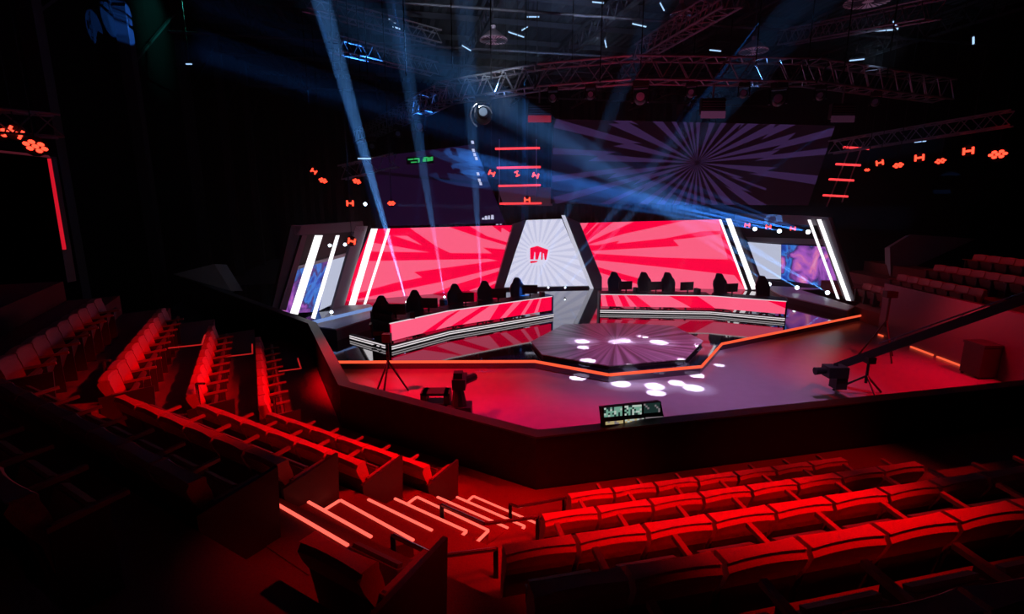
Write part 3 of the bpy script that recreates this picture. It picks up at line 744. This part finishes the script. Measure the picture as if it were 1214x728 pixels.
# ------------------------------------------------------------------ white gobo pools on the floor and podium
pools = [(690, 405, .37, .13), (691, 412, .37, .1), (728, 406, .37, .1), (740, 404, .37, .13), (761, 399, .37, .1), (781, 406, .37, .16), (841, 409, .25, .13), (829, 414, .25, .1),
         (685, 448, 0, .12), (736, 455, 0, .15), (776, 458, 0, .15), (802, 454, 0, .12), (822, 460, 0, .15), (778, 466, 0, .12), (826, 445, 0, .12), (853, 433, 0, .08), (695, 432, .25, .12), (748, 438.5, .25, .12), (809, 431.5, .25, .1)]
for i, (x, y, z, r) in enumerate(pools):
    T = at(x, y, z); Sx = Vec((3.5+(i % 7)*.9, 11.5, 10.0)); L = (T-Sx).length
    big = r > .12
    lamp('pool_lamp', 'SPOT', Sx, T, 70000 if big else 60000, (.85, .88, 1), math.degrees(2*math.atan(r*2.0/L)), .25 if not big else .6, .012)
    if big: lamp('pool_halo', 'SPOT', Sx, T, 7000, (.7, .75, 1), math.degrees(2*math.atan(.7/L)), 1, .012)
# ------------------------------------------------------------------ hanging displays
HA = atY(657, 240, 26); HB = HA+hdir(84)*13
win = [(656, 141), (990, 149), (958, 243.5), (654, 241.5)]
cx0, cy0 = 826.5, 193
lay = []
for a, b, l in ((-11, -4, 1), (3.5, 8, .95), (11, 16, 1), (21, 27, .9), (31, 37, 1), (41, 44, .7), (52, 58, 1), (64, 73, 1), (84, 91, 1), (95, 100, 1), (104, 108, 1), (116, 121, 1), (128, 137, 1), (148, 156, 1), (162, 168, 1),
                (174, 178, 1), (185, 189, 1), (193, 198, 1), (203, 207, 1), (214, 219, 1), (226, 231, 1), (239, 246, .8), (252, 258, .9), (263, 269, 1), (274, 281, 1), (288, 296, .8), (301, 312, 1), (320, 332, 1), (338, 341, .5)):
    m_ = math.radians((a+b)/2); w_ = math.radians(b-a)*.30; A_, B_ = m_-w_, m_+w_; Rr = 175*l
    def pt(r, t, sy=1): return (cx0+r*math.cos(t), cy0-r*math.sin(t))
    j_ = .3+.4*((a*7) % 10)/10; lay.append((1, [pt(2, m_), pt(Rr*j_, A_), pt(Rr*(j_-.07), A_-.045), pt(Rr, A_-.01), pt(Rr, B_-.01), pt(Rr*(j_+.05), B_-.02), pt(Rr*(j_+.12), B_+.035)]))
t, nH = display('hanging_display', 'wide dim hanging display with violet sunburst of jagged rays', HA, HB, win, lay, [E_dimA, E_dimB], .3)
GA = atY(598, 262, 24); GB = GA-hdir(70)*10
t, nG = display('hanging_display', 'dark plum hanging display left above the left LED wall', GA, GB, [(428, 188), (562, 171), (599, 264.5), (458, 268)],
    [(1, [(440, 202), (580, 217), (581, 220), (440, 206)])], [E_dimC, emit('plum_seam', (14, 4, 16), 1)], .3)
o = thing('status_sign', 'tiny green lit status display high on the plum screen', 'sign', tuple(onp(498, 189, GA, GB)))
m = MB()
for (x0, x1, y0, y1) in ((483.5, 490, 188.6, 190), (491, 497, 187.8, 189.4), (495.5, 497.3, 189, 193), (487, 494, 192, 193.2), (501, 505, 188.5, 192), (502, 507, 186.5, 188), (506, 509.5, 187, 191.5), (510, 513, 186.2, 191)):
    MB().slab([onp(x, y, GA, GB)+nG*.06 for x, y in ((x0, y0), (x1, y0-.5), (x1, y1-.5), (x0, y1))], -nG*.03).build('lit_segment', E_green, o)
MB().slab([onp(x, y, GA, GB)+nG*.025 for x, y in ((482, 186.5), (514, 184.5), (514, 193.5), (482, 195))], -nG*.02).build('backing', M_black, o)
dk = t
for x, y in ((558, 169.5), (559, 179), (560.5, 184), (562.5, 188.5), (564.5, 206.5), (566, 214), (567.5, 218)):
    MB().slab([onp(x+a, y+b, GA, GB)+nG*.3 for a, b in ((-1.5, -1.8), (1.2, -1.8), (2, 1.8), (-.7, 1.8))], -nG*.05).build('lamp', E_dash, dk)
dk = t
for x0, x1, y0, y1 in ((571, 573, 258, 260.3), (574, 577, 256, 260.3), (578, 580, 255.5, 260), (581.5, 584.5, 254.8, 260), (587.5, 590, 265.6, 266.6), (592, 594, 265.4, 266.4)):
    MB().slab([onp(x, y, GA, GB)+nG*.08 for x, y in ((x0+.6, y0), (x1, y0), (x1+.4, y1), (x0, y1))], -nG*.04).build('mark', E_dash, dk)
# ------------------------------------------------------------------ trusses
def truss(P, Q, label, s=.7, bay_=.8, mm=None, cr=.035, group='lattice trusses of the rig'):
    P = Vec(P); Q = Vec(Q); d = (Q-P); L = d.length; d /= L
    x = d.cross(Vec((0, 0, 1))).normalized(); z = x.cross(d); mm = mm or M_truss
    t = thing('lighting_truss', label, 'truss', tuple(P), group)
    cs = [x*(a*s/2)+z*(b*s/2) for a, b in ((-1, -1), (1, -1), (1, 1), (-1, 1))]
    for c in cs: MB().tube(P+c, Q+c, cr, 6).build('chord', mm, t)
    m = MB(); n = max(2, int(L/bay_)); st = L/n
    for i in range(n):
        for j in range(4):
            a, b = cs[j], cs[(j+1) % 4]
            m.bar(P+a+d*(st*i), P+b+d*(st*(i+.5)), .03); m.bar(P+b+d*(st*(i+.5)), P+a+d*(st*(i+1)), .03)
    tag(m.build('lattice', mm, t), None, kind='stuff')
    return t
RZ = 9.2
def rp(x, y): 
    r = ray(x, y); return EYE+r*((RZ-CZ)/r.z)
ring = [rp(425, 163), rp(530, 110), rp(640, 92), rp(750, 83), rp(960, 86), rp(1120, 108)]
for i in range(5): truss(ring[i], ring[i+1], 'polygonal lattice lighting truss above the stage, %s segment from the left' % ORD[i])
ring2 = [(-12, 14, 11.5), (-3, 20, 11.5), (8, 22, 11.5), (20, 16, 11.5)]
for i, (a, b, lb) in enumerate(((atY(360, 2, 22), atY(520, 45, 26), 'dark lattice truss slanting across the upper left of the roof space'),
        (atY(395, 52, 22), atY(515, 82, 27), 'lower dark lattice truss slanting across the upper left of the roof space'),
        (atY(760, 62, 22), atY(870, -6, 15), 'dark lattice truss rising to the top edge right of centre'),
        (atY(930, 45, 24), atY(1110, 10, 17), 'dark lattice truss in the upper right roof space'),
        (atY(985, 175, 25), atY(1200, 140, 20), 'lattice truss carrying the red lamps above the right side'),
        (atY(405, 205, 22), atY(470, 190, 22), 'short lattice truss left of the plum hanging screen'),
        (atY(-60, 140, 12.4), atY(70, 150, 14.0), 'dark lattice truss carrying the red lamps above the left side'))):
    truss(a, b, lb, .55, .7)
# ladder towers with red tubes
def ladder(A, B, tubes, label, posts):
    base = atY(*posts[0][1], A); t = thing('ladder_tower', label, 'truss tower', tuple(base), 'ladder towers with red tubes')
    for (p, q) in posts: MB().tube(Vec((atY(*p, A).x, atY(*p, A).y, HZ-.01)), atY(*p, A), .008, 4).build('suspension', M_black, t); MB().tube(atY(*p, A), atY(*q, A), .03, 6).build('upright', M_truss, t)
    for (x0, y0, x1, y1) in tubes: MB().tube(atY(x0, y0, A-.1), atY(x1, y1, A-.1), .055, 6).build('red_tube', E_tube, t)
    return t
ladder(25, 0, [(587, 176.5, 640, 175.5), (589, 199, 641, 198), (591, 220.5, 641, 219.5), (592.5, 241.5, 642, 241)], 'ladder tower with four glowing red tubes between the hanging screens',
       [((592, 165), (592, 243)), ((636, 165), (636, 243))])
ladder(25, 0, [(1000, 174.5, 1030, 176.5), (991, 194.5, 1020, 196), (983, 212.5, 1012, 214), (976, 231.5, 1005, 233)], 'leaning ladder tower with four glowing red tubes right of the sunburst screen',
       [((1012, 165), (980, 245)), ((1024, 168), (998, 240))])
# blue lit gap panel behind the ladder
rp_ = tag(MB().slab([atY(x, y, 27) for x, y in ((590, 222), (655, 222), (655, 244), (597, 244))], Vec((0, .15, 0))).build('rear_panel', M_light), 'pale rear panel low behind the ladder tower between the hanging screens', 'panel')
MB().tube(atY(600, 222, 27.05), Vec((atY(600, 222, 27.05).x, 27.05, HZ)), .008).tube(atY(650, 222, 27.05), Vec((atY(650, 222, 27.05).x, 27.05, HZ)), .008).build('suspension', M_black, rp_)
def ringpt(px):
    best = None
    for a, b in zip(ring[:-1], ring[1:]):
        for k in range(60):
            p = a.lerp(b, k/60); c, s_ = math.cos(PITCH), math.sin(PITCH); Z = p.z-CZ
            X = CX+F*p.x/(p.y*c-Z*s_)
            if best is None or abs(X-px) < best[0]: best = (abs(X-px), p)
    return best[1].copy()
# ------------------------------------------------------------------ hanging lamps on the rig
for i, (x, y, Y, s) in enumerate(((573, 118, 16.6, 1.7), (760, 108, 15, 1.5), (925, 112, 15, 1.5), (440, 196, 20, 1.6), (497, 140, 18, 1.5), (655, 112, 16, 1.0), (820, 108, 16, 1.0), (975, 112, 16, 1.0), (884, 100, 16, 1), (700, 106, 16, 1.0), (470, 150, 19, 1.3), (1040, 122, 16, 1))):
    put_head(ringpt(x)-Vec((0, 0, .35)), 'moving head light hanging from the ring truss, %s in rigging order' % ORD[i], 'moving heads on the ring truss', True, scale=s)
ringlamp = thing('ring_projector', 'large projector with bright curved chrome rim hanging below the truss', 'stage light', tuple(atY(573, 135, 16)))
P = ringpt(573)-Vec((0, 0, 1.0)); MB().tube(P, P+Vec((0, 0, .66)), .04).build('hanger', M_blackmetal, ringlamp); d = (EYE-P).normalized(); x = d.cross(Vec((0, 0, 1))).normalized(); y = x.cross(d)
MB().lathe([(0, -.4), (.26, -.35), (.34, 0), (.3, .12), (0, .1)], 20, 0, P, x, y, d).build('body', M_black, ringlamp, True)
m = MB()
for r_, a0, a1 in ((.33, 60, 170), (.46, -60, 60)):
    for k in range(10):
        t0 = math.radians(a0+(a1-a0)*k/10); t1 = math.radians(a0+(a1-a0)*(k+1)/10)
        m.bar(P+d*.15+(x*math.cos(t0)+y*math.sin(t0))*r_, P+d*.15+(x*math.cos(t1)+y*math.sin(t1))*r_, .05, .05)
m.build('rim', mat('bright_rim', (.8, .85, .9), .2, .8), ringlamp)
lamp('rim_light', 'SPOT', P+d*2+Vec((-.5, 0, .8)), P, 90, (.85, .9, 1), 30, .5, .1)
for i, (x, y, Y, col, lb) in enumerate(((640, 119, 15.8, (120, 12, 16), 'dim red louvred panel light hanging left of centre'), (848, 124, 15.5, (70, 35, 60), 'dim mauve louvred panel light hanging right of centre'), (1004, 126, 15.5, (45, 22, 38), 'dim mauve louvred panel light at the right of the rig'))):
    P = ringpt(x)-Vec((0, 0, 1.3)); t = thing('panel_light', lb, 'stage light', tuple(P), 'panel lights on the ring truss')
    MB().box(P+Vec((0, .1, .22)), (.8, .2, .5)).build('housing', M_black, t)
    MB().box(P+Vec((0, -.02, -.05)), (.8, .06, .22)).build('lamp_face', emit('panel_face_%d' % 0 if False else 'panel_face' + 'abc'[i], col, 1), t)
    for k in range(4): MB().box(P+Vec((0, -.06, .12+.08*k)), (.76, .02, .02)).build('louvre', M_truss, t)
    MB().tube(P+Vec((0, .1, .45)), P+Vec((0, .1, 1.05)), .03).build('hanger', M_truss, t)
# high bay lamps (ribbed round shades)
for i, (x, y, Y, r) in enumerate(((585, 48, 24, .62), (807, 18, 24, .45), (893, 61, 24, .62), (1029, 2, 21, .8))):
    P = atY(x, y, Y); t = thing('high_bay_lamp', 'round ribbed mauve high bay lamp under the roof, %s from the left' % ORD[i], 'lamp', tuple(P), 'high bay lamps under the roof')
    MB().lathe([(r, 0), (r*.98, .05), (r*.5, .3), (.1, .45), (.1, .6)], 24, 0, P).lathe([(r, 0), (r*.4, .02), (0, .02)], 24, 0, P).build('shade', M_shade, t)
    rb = MB()
    for k in range(24):
        a = 2*math.pi*k/24; dd = Vec((math.cos(a), math.sin(a), 0)); rb.bar(P+dd*r*.25+Vec((0, 0, -.01)), P+dd*r+Vec((0, 0, -.01)), .02, .03)
    tag(rb.build('ribs', M_steel, t), None, kind='stuff')
    MB().tube(P+Vec((0, 0, .6)), Vec((P.x, P.y, HZ)), .02, 6).build('suspension', M_steel, t)
    lamp('shade_fill', 'SPOT', P+Vec((.3, -2, -2.5)), P, 60, (1, .55, .8), 40, .8, .1)  # unseen spot added to brighten the unlit shade
# added glowing strips stand for cold highlights in the roof space
for i, (x, y, Y, L, sl) in enumerate(((632, 20, 28, .9, 0), (709, 3, 27, .8, .1), (612, 41, 28, 1.2, .3), (622, 34, 28, .5, -.5), (848, 60, 27, .8, .1), (758, 30, 27, 1.0, .2), (1048, 36, 24, 1.2, -.05), (1016, 71, 24, .9, -.1), (1062, 30, 24, .6, .9), (465, 25, 26, .5, .5), (470, 33, 26, .5, .3), (553, 57, 27, .7, .5), (1091, 168, 24, .7, -.1), (718, 52, 27, .5, 1.3), (785, 8, 27, .6, 1), (224, 76, 26, .4, 0), (1154, 48, 22, .4, 1.4), (432, 188, 20, .7, 0))):
    P = atY(x, y, Y); dx = Vec((math.cos(sl), 0, -math.sin(sl))); L *= .7
    t = thing('highlight_strip', 'small cold glowing strip added as roof highlight, %s seen from the left cluster outward' % (ORD[i] if i < 16 else ('seventeenth', 'eighteenth')[i-16]), 'lamp', tuple(P), 'cold highlight strips in the roof space')
    MB().bar(P-dx*L/2, P+dx*L/2, .06, .04).build('tube', E_cold, t)
    MB().tube(P+Vec((0, .05, .09)), Vec((P.x, P.y+.05, HZ)), .012, 5).build('suspension', M_blackmetal, t)
    MB().bar(P-dx*L/2+Vec((0, .05, .07)), P+dx*L/2+Vec((0, .05, .07)), .14, .06).build('strip_backing', M_steel, t)
lamp('roof_glow', 'SPOT', atY(709, 60, 22), atY(709, 0, 27), 900, (.6, .75, 1), 60, 1, .3)
lamp('roof_glow', 'SPOT', atY(625, 90, 22), atY(625, 30, 28), 900, (.5, .7, 1), 50, 1, .3)
lamp('roof_glow', 'SPOT', atY(1040, 70, 18), atY(1045, 30, 24), 500, (.5, .7, 1), 40, 1, .3)
# red lamps
CNT = {}
def red_lamp(x, y, Y, kind, rot, lb, r=.16):
    P = atY(x, y, Y); d = (EYE-P).normalized(); X = d.cross(Vec((0, 0, 1))).normalized(); Z = X.cross(d)
    c, s = math.cos(rot), math.sin(rot); X, Z = X*c+Z*s, Z*c-X*s
    t = thing('red_stage_lamp', lb, 'stage light', tuple(P), 'red stage lamps on the side trusses')
    MB().lathe([(0, -.3), (r*1.2, -.28), (r*1.3, 0), (0, -.01)], 12, 0, P, X, Z, d).build('housing', M_black, t)
    if x < 860 or x > 950: MB().tube(P-d*.15, Vec(((P-d*.15).x, (P-d*.15).y, HZ)), .015, 5).build('drop_pipe', M_blackmetal, t)
    if kind == 'H':
        m = MB()
        for s_ in (-1, 1): m.box(P+X*(s_*r*.75)+d*.02, (r*.42, r*1.5, .03), 0, X, Z, d)
        m.box(P+d*.02, (r*1.3, r*.42, .03), 0, X, Z, d); m.build('lit_bars', E_spotred, t)
    else:
        for k in range(7):
            a = k*math.pi/3; q = P+d*.02+((X*math.cos(a)*1.0+Z*math.sin(a)*.55)*r*.9 if k < 6 else Vec((0, 0, 0)))
            MB().lathe([(0, .01), (r*.38, 0)], 8, 0, q, X, Z*.7, d).build('led', E_spotred, t)
    return t
for i, (x, y, Y, k, rot, r) in enumerate(((18, 157, 13.2, 'H', .5, .15), (0, 157, 13.2, 'L', 0, .15), (42, 173.5, 13.2, 'L', .3, .19), (383, 214, 22, 'L', .3, .14), (423, 215, 22, 'L', .3, .14), (415, 241, 20, 'H', 0, .14), (464, 241, 20, 'L', 0, .12), (372, 203, 22, 'H', .6, .12),
        (583, 205.5, 25.6, 'H', .4, .16), (613, 206, 25.6, 'H', 1.2, .13), (635, 208, 25.6, 'H', .3, .16), (625, 237, 25.6, 'H', 0, .16),
        (1043, 193, 22, 'H', -.2, .14), (1065, 196, 22, 'L', -.2, .15), (1090, 187, 22, 'H', -.1, .17), (1115, 191, 22, 'L', -.2, .15), (1148, 179, 22, 'H', -.1, .19), (1183, 183, 22, 'L', -.1, .24), (1028, 201.5, 22, 'L', 0, .08), (417, 286, 19.6, 'H', .2, .15), (886, 267, 26.5, 'H', 0, .13), (911, 269, 26.5, 'H', 0, .13), (940, 271, 26.5, 'H', 0, .13))):
    side = 'far left above the side display' if x < 60 else 'left above the left wing' if x < 560 else ('centre at the ladder tower' if x < 700 else ('right wing bay' if x < 1000 else 'right below the side truss'))
    CNT[side] = CNT.get(side, 0)+1
    red_lamp(x, y, Y, k, rot, 'glowing red %s lamp, %s in the %s' % ('H-shaped' if k == 'H' else 'dotted round', ORD[CNT[side]-1], side), r)
# ------------------------------------------------------------------ cables hanging in rig
for i in range(16):
    x = 400+i*46+random.uniform(-12, 12); P = atY(x, 80+random.uniform(0, 20), 17+random.uniform(-1, 4))
    tag(MB().tube(P, Vec((P.x, P.y, HZ)), .018, 5).build('rigging_chain', M_blackmetal), 'thin black rigging chain holding the ring truss, %s from the left' % ORD[i], 'chain', 'rigging chains of the ring truss')
# ------------------------------------------------------------------ right side: wall, far seats, wedge
WA, WB = Vec((14.15, 19.0, 0)), Vec((13.85, 10.6, 0))
sw = thing('side_wall', 'glossy dark partition wall along the right of the arena floor', 'partition', tuple(WA))
MB().prism([WA, WB, WB+Vec((.2, 0, 0)), WA+Vec((.2, 0, 0))], 0, 2.0).build('panel', M_gloss, sw)
for a, b in ((.02, .05), (.14, .17), (.22, .34), (.36, .53)):
    P, Q = WA.lerp(WB, a)+Vec((-.06, 0, .03)), WA.lerp(WB, b)+Vec((-.06, 0, .03))
    MB().bar(P, Q, .05, .05).build('base_light', E_orange, sw)
lamp('red_wall_wash', 'SPOT', (11.5, 15, 3.6), (14.1, 14.5, .4), 600, (1, 0, .03), 90, 1, .3)
for k in range(4):
    X0 = 15.0+1.05*k; struct('far_tier', MB().prism([(X0, 9), (X0+1.05, 9), (X0+1.05, 26), (X0, 26)], 0.001, .55+.5*k), M_carpet, '%s far tier of the right side seating block' % ORD[k])
    for i in range(7):
        P = Vec((X0+.9, 22.5-.6*i-k*.6, .55+.5*k))
        seat_at(P, Vec((-1, 0, 0)), 'distant seat beyond the partition wall in the %s row, %s from the stage' % (ORD[k], ORD[i]), 'distant right side seats')
lamp('far_seat_wash', 'SPOT', (18, 19, 10), (17.4, 19.5, 2.5), 260, RED, 60, 1, .2)
def wedge(polypx, Y, label, back=Vec((.2, .6, -.1))):
    P = [atY(x, y, Y) for x, y in polypx]; Q = [Vec((p.x, p.y, max(p.z, 0))) for p in P]
    tag(MB().slab(Q, back).build('angled_panel', M_light), label, 'panel')
wedge([(1056, 329), (1055, 293), (1080, 278), (1158, 283)], 24, 'faint grey angled panel above the partition wall on the right')
wedge([(205, 325), (254, 313), (274, 345)], 22, 'faint grey angled panel behind the barrier on the left')
# side display at the far left
sd = thing('side_display', 'unlit display at the far left with red lit edge', 'screen', tuple(atY(30, 300, 14)))
MB().slab([atY(x, y, 14) for x, y in ((-60, 172), (55, 185), (80, 335), (-60, 350))], Vec((0, .3, 0))).build('panel', M_black, sd)
MB().slab([atY(x, y, 13.97) for x, y in ((56, 188), (58.5, 188), (77, 296), (74, 296))], Vec((0, .05, 0))).build('edge_light', emit('side_edge_red', (205, 20, 40), 1), sd)
MB().slab([atY(x, y, 13.97) for x, y in ((-60, 172), (56, 184), (58, 187), (-60, 174.5))], Vec((0, .05, 0))).build('top_edge', emit('side_edge_dim', (70, 20, 30), 1), sd)
# ------------------------------------------------------------------ camera crane, tripods, cases
def tripod(base, top, name, label, spread=.55, head_=None):
    t = thing(name, label, 'tripod', tuple(base))
    hub = base+Vec((0, 0, (top.z-base.z)*.62))
    for k in range(3):
        a = 2*math.pi*k/3+.4; MB().tube(hub, base+Vec((math.cos(a)*spread, math.sin(a)*spread, .02)), .028, 6).build('leg', M_blackmetal, t)
    MB().tube(hub-Vec((0, 0, .2)), top, .035, 6).build('column', M_blackmetal, t)
    if head_: MB().box(top+Vec((0, 0, .08)), head_).build('tripod_head', M_blackmetal, t)
    return t
tb = at(1024, 470, 0); tt = V3(tb, zat(tb, 430))
tripod(tb, tt, 'crane_tripod', 'black tripod carrying the camera crane arm', .7, (.2, .25, .16))
cr = thing('camera_crane', 'long black camera crane arm with camera on its left end', 'camera crane', tuple(tt))
e0 = atY(1003, 434, 13.2); e1 = atY(1040, 418, 12.3); e2 = atY(1225, 351, 9.6)
arm = (e2-e0).normalized(); e0 = tt+Vec((0, 0, .2))-arm*0; 
pv = tt+Vec((0, 0, .22)); e2 = atY(1228, 350, 10.2); arm = (e2-pv).normalized(); e0 = pv-arm*.9
MB().bar(e0, e2, .13, .2).build('arm', M_black, cr)
up = Vec((0, 0, .32)); m = MB()
for k in range(8):
    a = pv+arm*(.3+.75*k); m.bar(a-Vec((0, 0, .0)), a+up*.6+arm*.35, .025)
MB().tube(pv+arm*.2+up*.7, e2+up*.5, .018, 5).build('tension_cable', M_truss, cr); m.build('cable_struts', M_truss, cr)
ch = atY(990, 440, pv.y-.2)
MB().bar(e0, ch+Vec((0, 0, .15)), .1, .12).build('head_bracket', M_blackmetal, cr)
cm = MB().box(ch, (.5, .35, .28)).box(ch+Vec((.12, 0, -.3)), (.28, .3, .3)).build('camera_body', M_black, cr)
MB().tube(ch+Vec((-.2, 0, .02)), ch+Vec((-.52, 0, .0)), .08, 10, .1).build('camera_lens', M_blackmetal, cr)
tb = at(1044, 425, 0); tt = V3(tb, zat(tb, 352))
tripod(tb, tt, 'camera_tripod', 'tall tripod with a small camera before the right partition wall', .6, (.35, .2, .2))
cs_ = at(1167, 446, 0); kx = thing('equipment_case', 'black equipment case standing at the right partition wall', 'case', tuple(cs_))
MB().prism([cs_+Vec((-.45, -.3, 0)), cs_+Vec((.3, -.3, 0)), cs_+Vec((.3, .35, 0)), cs_+Vec((-.45, .35, 0))], 0.06, .95).build('body', M_barrier, kx)
MB().prism([cs_+Vec((-.47, -.32, 0)), cs_+Vec((.32, -.32, 0)), cs_+Vec((.32, .37, 0)), cs_+Vec((-.47, .37, 0))], .95, 1.02).build('lid', M_barrier, kx)
for a, b in ((-.4, -.25), (.25, -.25), (.25, .3), (-.4, .3)): MB().tube(cs_+Vec((a, b, 0)), cs_+Vec((a, b, .07)), .04).build('castor', M_blackmetal, kx)
tb = at(462, 467, 0); tt = V3(tb, zat(tb, 404))
tripod(tb, tt, 'light_stand', 'slim tripod stand before the outer end of the left desk', .5, (.22, .2, .22))
# broadcast camera pedestal on the floor left
cb = at(545, 498, 0); pc = thing('broadcast_camera', 'dark broadcast camera on a pedestal behind the barrier', 'camera', tuple(cb))
tz = zat(cb, 452)
MB().prism([cb+Vec((-.28, -.2, 0)), cb+Vec((.28, -.2, 0)), cb+Vec((.28, .25, 0)), cb+Vec((-.28, .25, 0))], 0, zat(cb, 480)).build('pedestal_base', M_black, pc)
MB().tube(cb+Vec((0, 0, .3)), cb+Vec((-.02, 0, tz-.15)), .2, 10, .11).build('column', M_black, pc)
MB().box((cb.x+.02, cb.y, tz), (.3, .55, .24), 0).build('camera_body', M_black, pc)
MB().tube((cb.x+.1, cb.y+.1, tz-.03), (cb.x+.32, cb.y+.45, tz-.05), .1, 10).build('lens', M_blackmetal, pc)
MB().box((cb.x, cb.y-.1, tz+.19), (.2, .2, .14)).build('viewfinder', M_black, pc)
cb = at(518, 494, 0); pr = thing('cable_cart', 'low dark open cart beside the broadcast camera', 'cart', tuple(cb))
hz_ = zat(cb, 463)
for s in (-.27, .27): MB().box((cb.x+s, cb.y, hz_/2), (.14, .4, hz_)).build('side', M_black, pr)
MB().box((cb.x, cb.y, hz_-.03), (.6, .4, .06)).build('shelf', M_black, pr); MB().box((cb.x, cb.y, .25), (.6, .4, .3)).build('drawer', M_black, pr)
# multiview monitor behind the barrier
mp_ = isect(nR, 7.55, hdir(77), atY(750, 492, 8).dot(hdir(77)))
M0 = atY(714, 486, 7.55); M1 = atY(785, 478.5, 8.1)
mm_ = thing('multiview_monitor', 'low wide multiview monitor with small green and yellow pictures behind the barrier', 'monitor', tuple(M0))
def mon(x, y): return onp(x, y, M0, M1)
nmn = Vec((M1.y-M0.y, -(M1.x-M0.x), 0)).normalized(); nmn = nmn if nmn.dot(EYE-M0) > 0 else -nmn
MB().slab([mon(x, y) for x, y in ((713.5, 483.5), (783.5, 476), (788, 500), (716, 510))], -nmn*.08).build('housing', M_black, mm_)
cols = {'g': emit('pic_green', (120, 170, 150), .8), 'w': emit('pic_pale', (190, 205, 195), .8), 'k': emit('pic_dark', (30, 50, 48), .8), 'y': emit('pic_yellow', (190, 170, 120), .8), 'p': emit('pic_grey', (130, 120, 125), .8)}
c9 = lambda x, y: (x/12.14+700, y/12.14+470)
pics = []
rr = random.Random(5)
for (x0, y0, x1, y1, sl, nx, ny, pal) in ((195, 165, 455, 300, -.09, 9, 5, 'ggkkw'), (490, 135, 735, 275, -.08, 9, 5, 'gwkwg'), (765, 105, 1000, 245, -.09, 9, 5, 'kkkpk'), (215, 365, 470, 410, -.09, 8, 2, 'yyp'), (495, 335, 770, 380, -.09, 8, 2, 'ywp'), (790, 300, 1040, 335, -.06, 8, 2, 'ppy')):
    for i in range(nx):
        for j in range(ny):
            a = x0+(x1-x0)*i/nx; b = x0+(x1-x0)*(i+1)/nx; c = y0+(y1-y0)*j/ny; d_ = y0+(y1-y0)*(j+1)/ny
            k = rr.choice(pal); q = [(a, c+sl*(a-x0)), (b, c+sl*(b-x0)), (b, d_+sl*(b-x0)), (a, d_+sl*(a-x0))]
            pics.append((k, q))
    m = MB(); keys = list(cols)
    for k, q in pics: m.face([mon(*c9(*p))+nmn*.004 for p in q], keys.index(k))
    m.build('picture', [cols[k] for k in keys], mm_); pics = []
mc = mon(750, 500); MB().bar(Vec((mc.x, mc.y, 0))-nmn*.06, mc-nmn*.06, .08).build('stand', M_blackmetal, mm_)
# ------------------------------------------------------------------ haze over the stage
hz = bpy.data.materials.new('stage_haze'); hz.use_nodes = True; nt = hz.node_tree
nt.nodes.remove(nt.nodes['Principled BSDF']); vs_ = nt.nodes.new('ShaderNodeVolumeScatter')
vs_.inputs['Density'].default_value = .005; vs_.inputs['Anisotropy'].default_value = .2; vs_.inputs['Color'].default_value = (.9, .93, 1, 1)
nt.links.new(vs_.outputs[0], nt.nodes['Material Output'].inputs['Volume'])
tag(MB().prism([(-13, 15.4), (15, 15.4), (15, 29.5), (-13, 29.5)], .4, 13.6).build('haze', hz), 'thin haze hanging over the stage that shows the beams', 'haze', None, 'stuff')
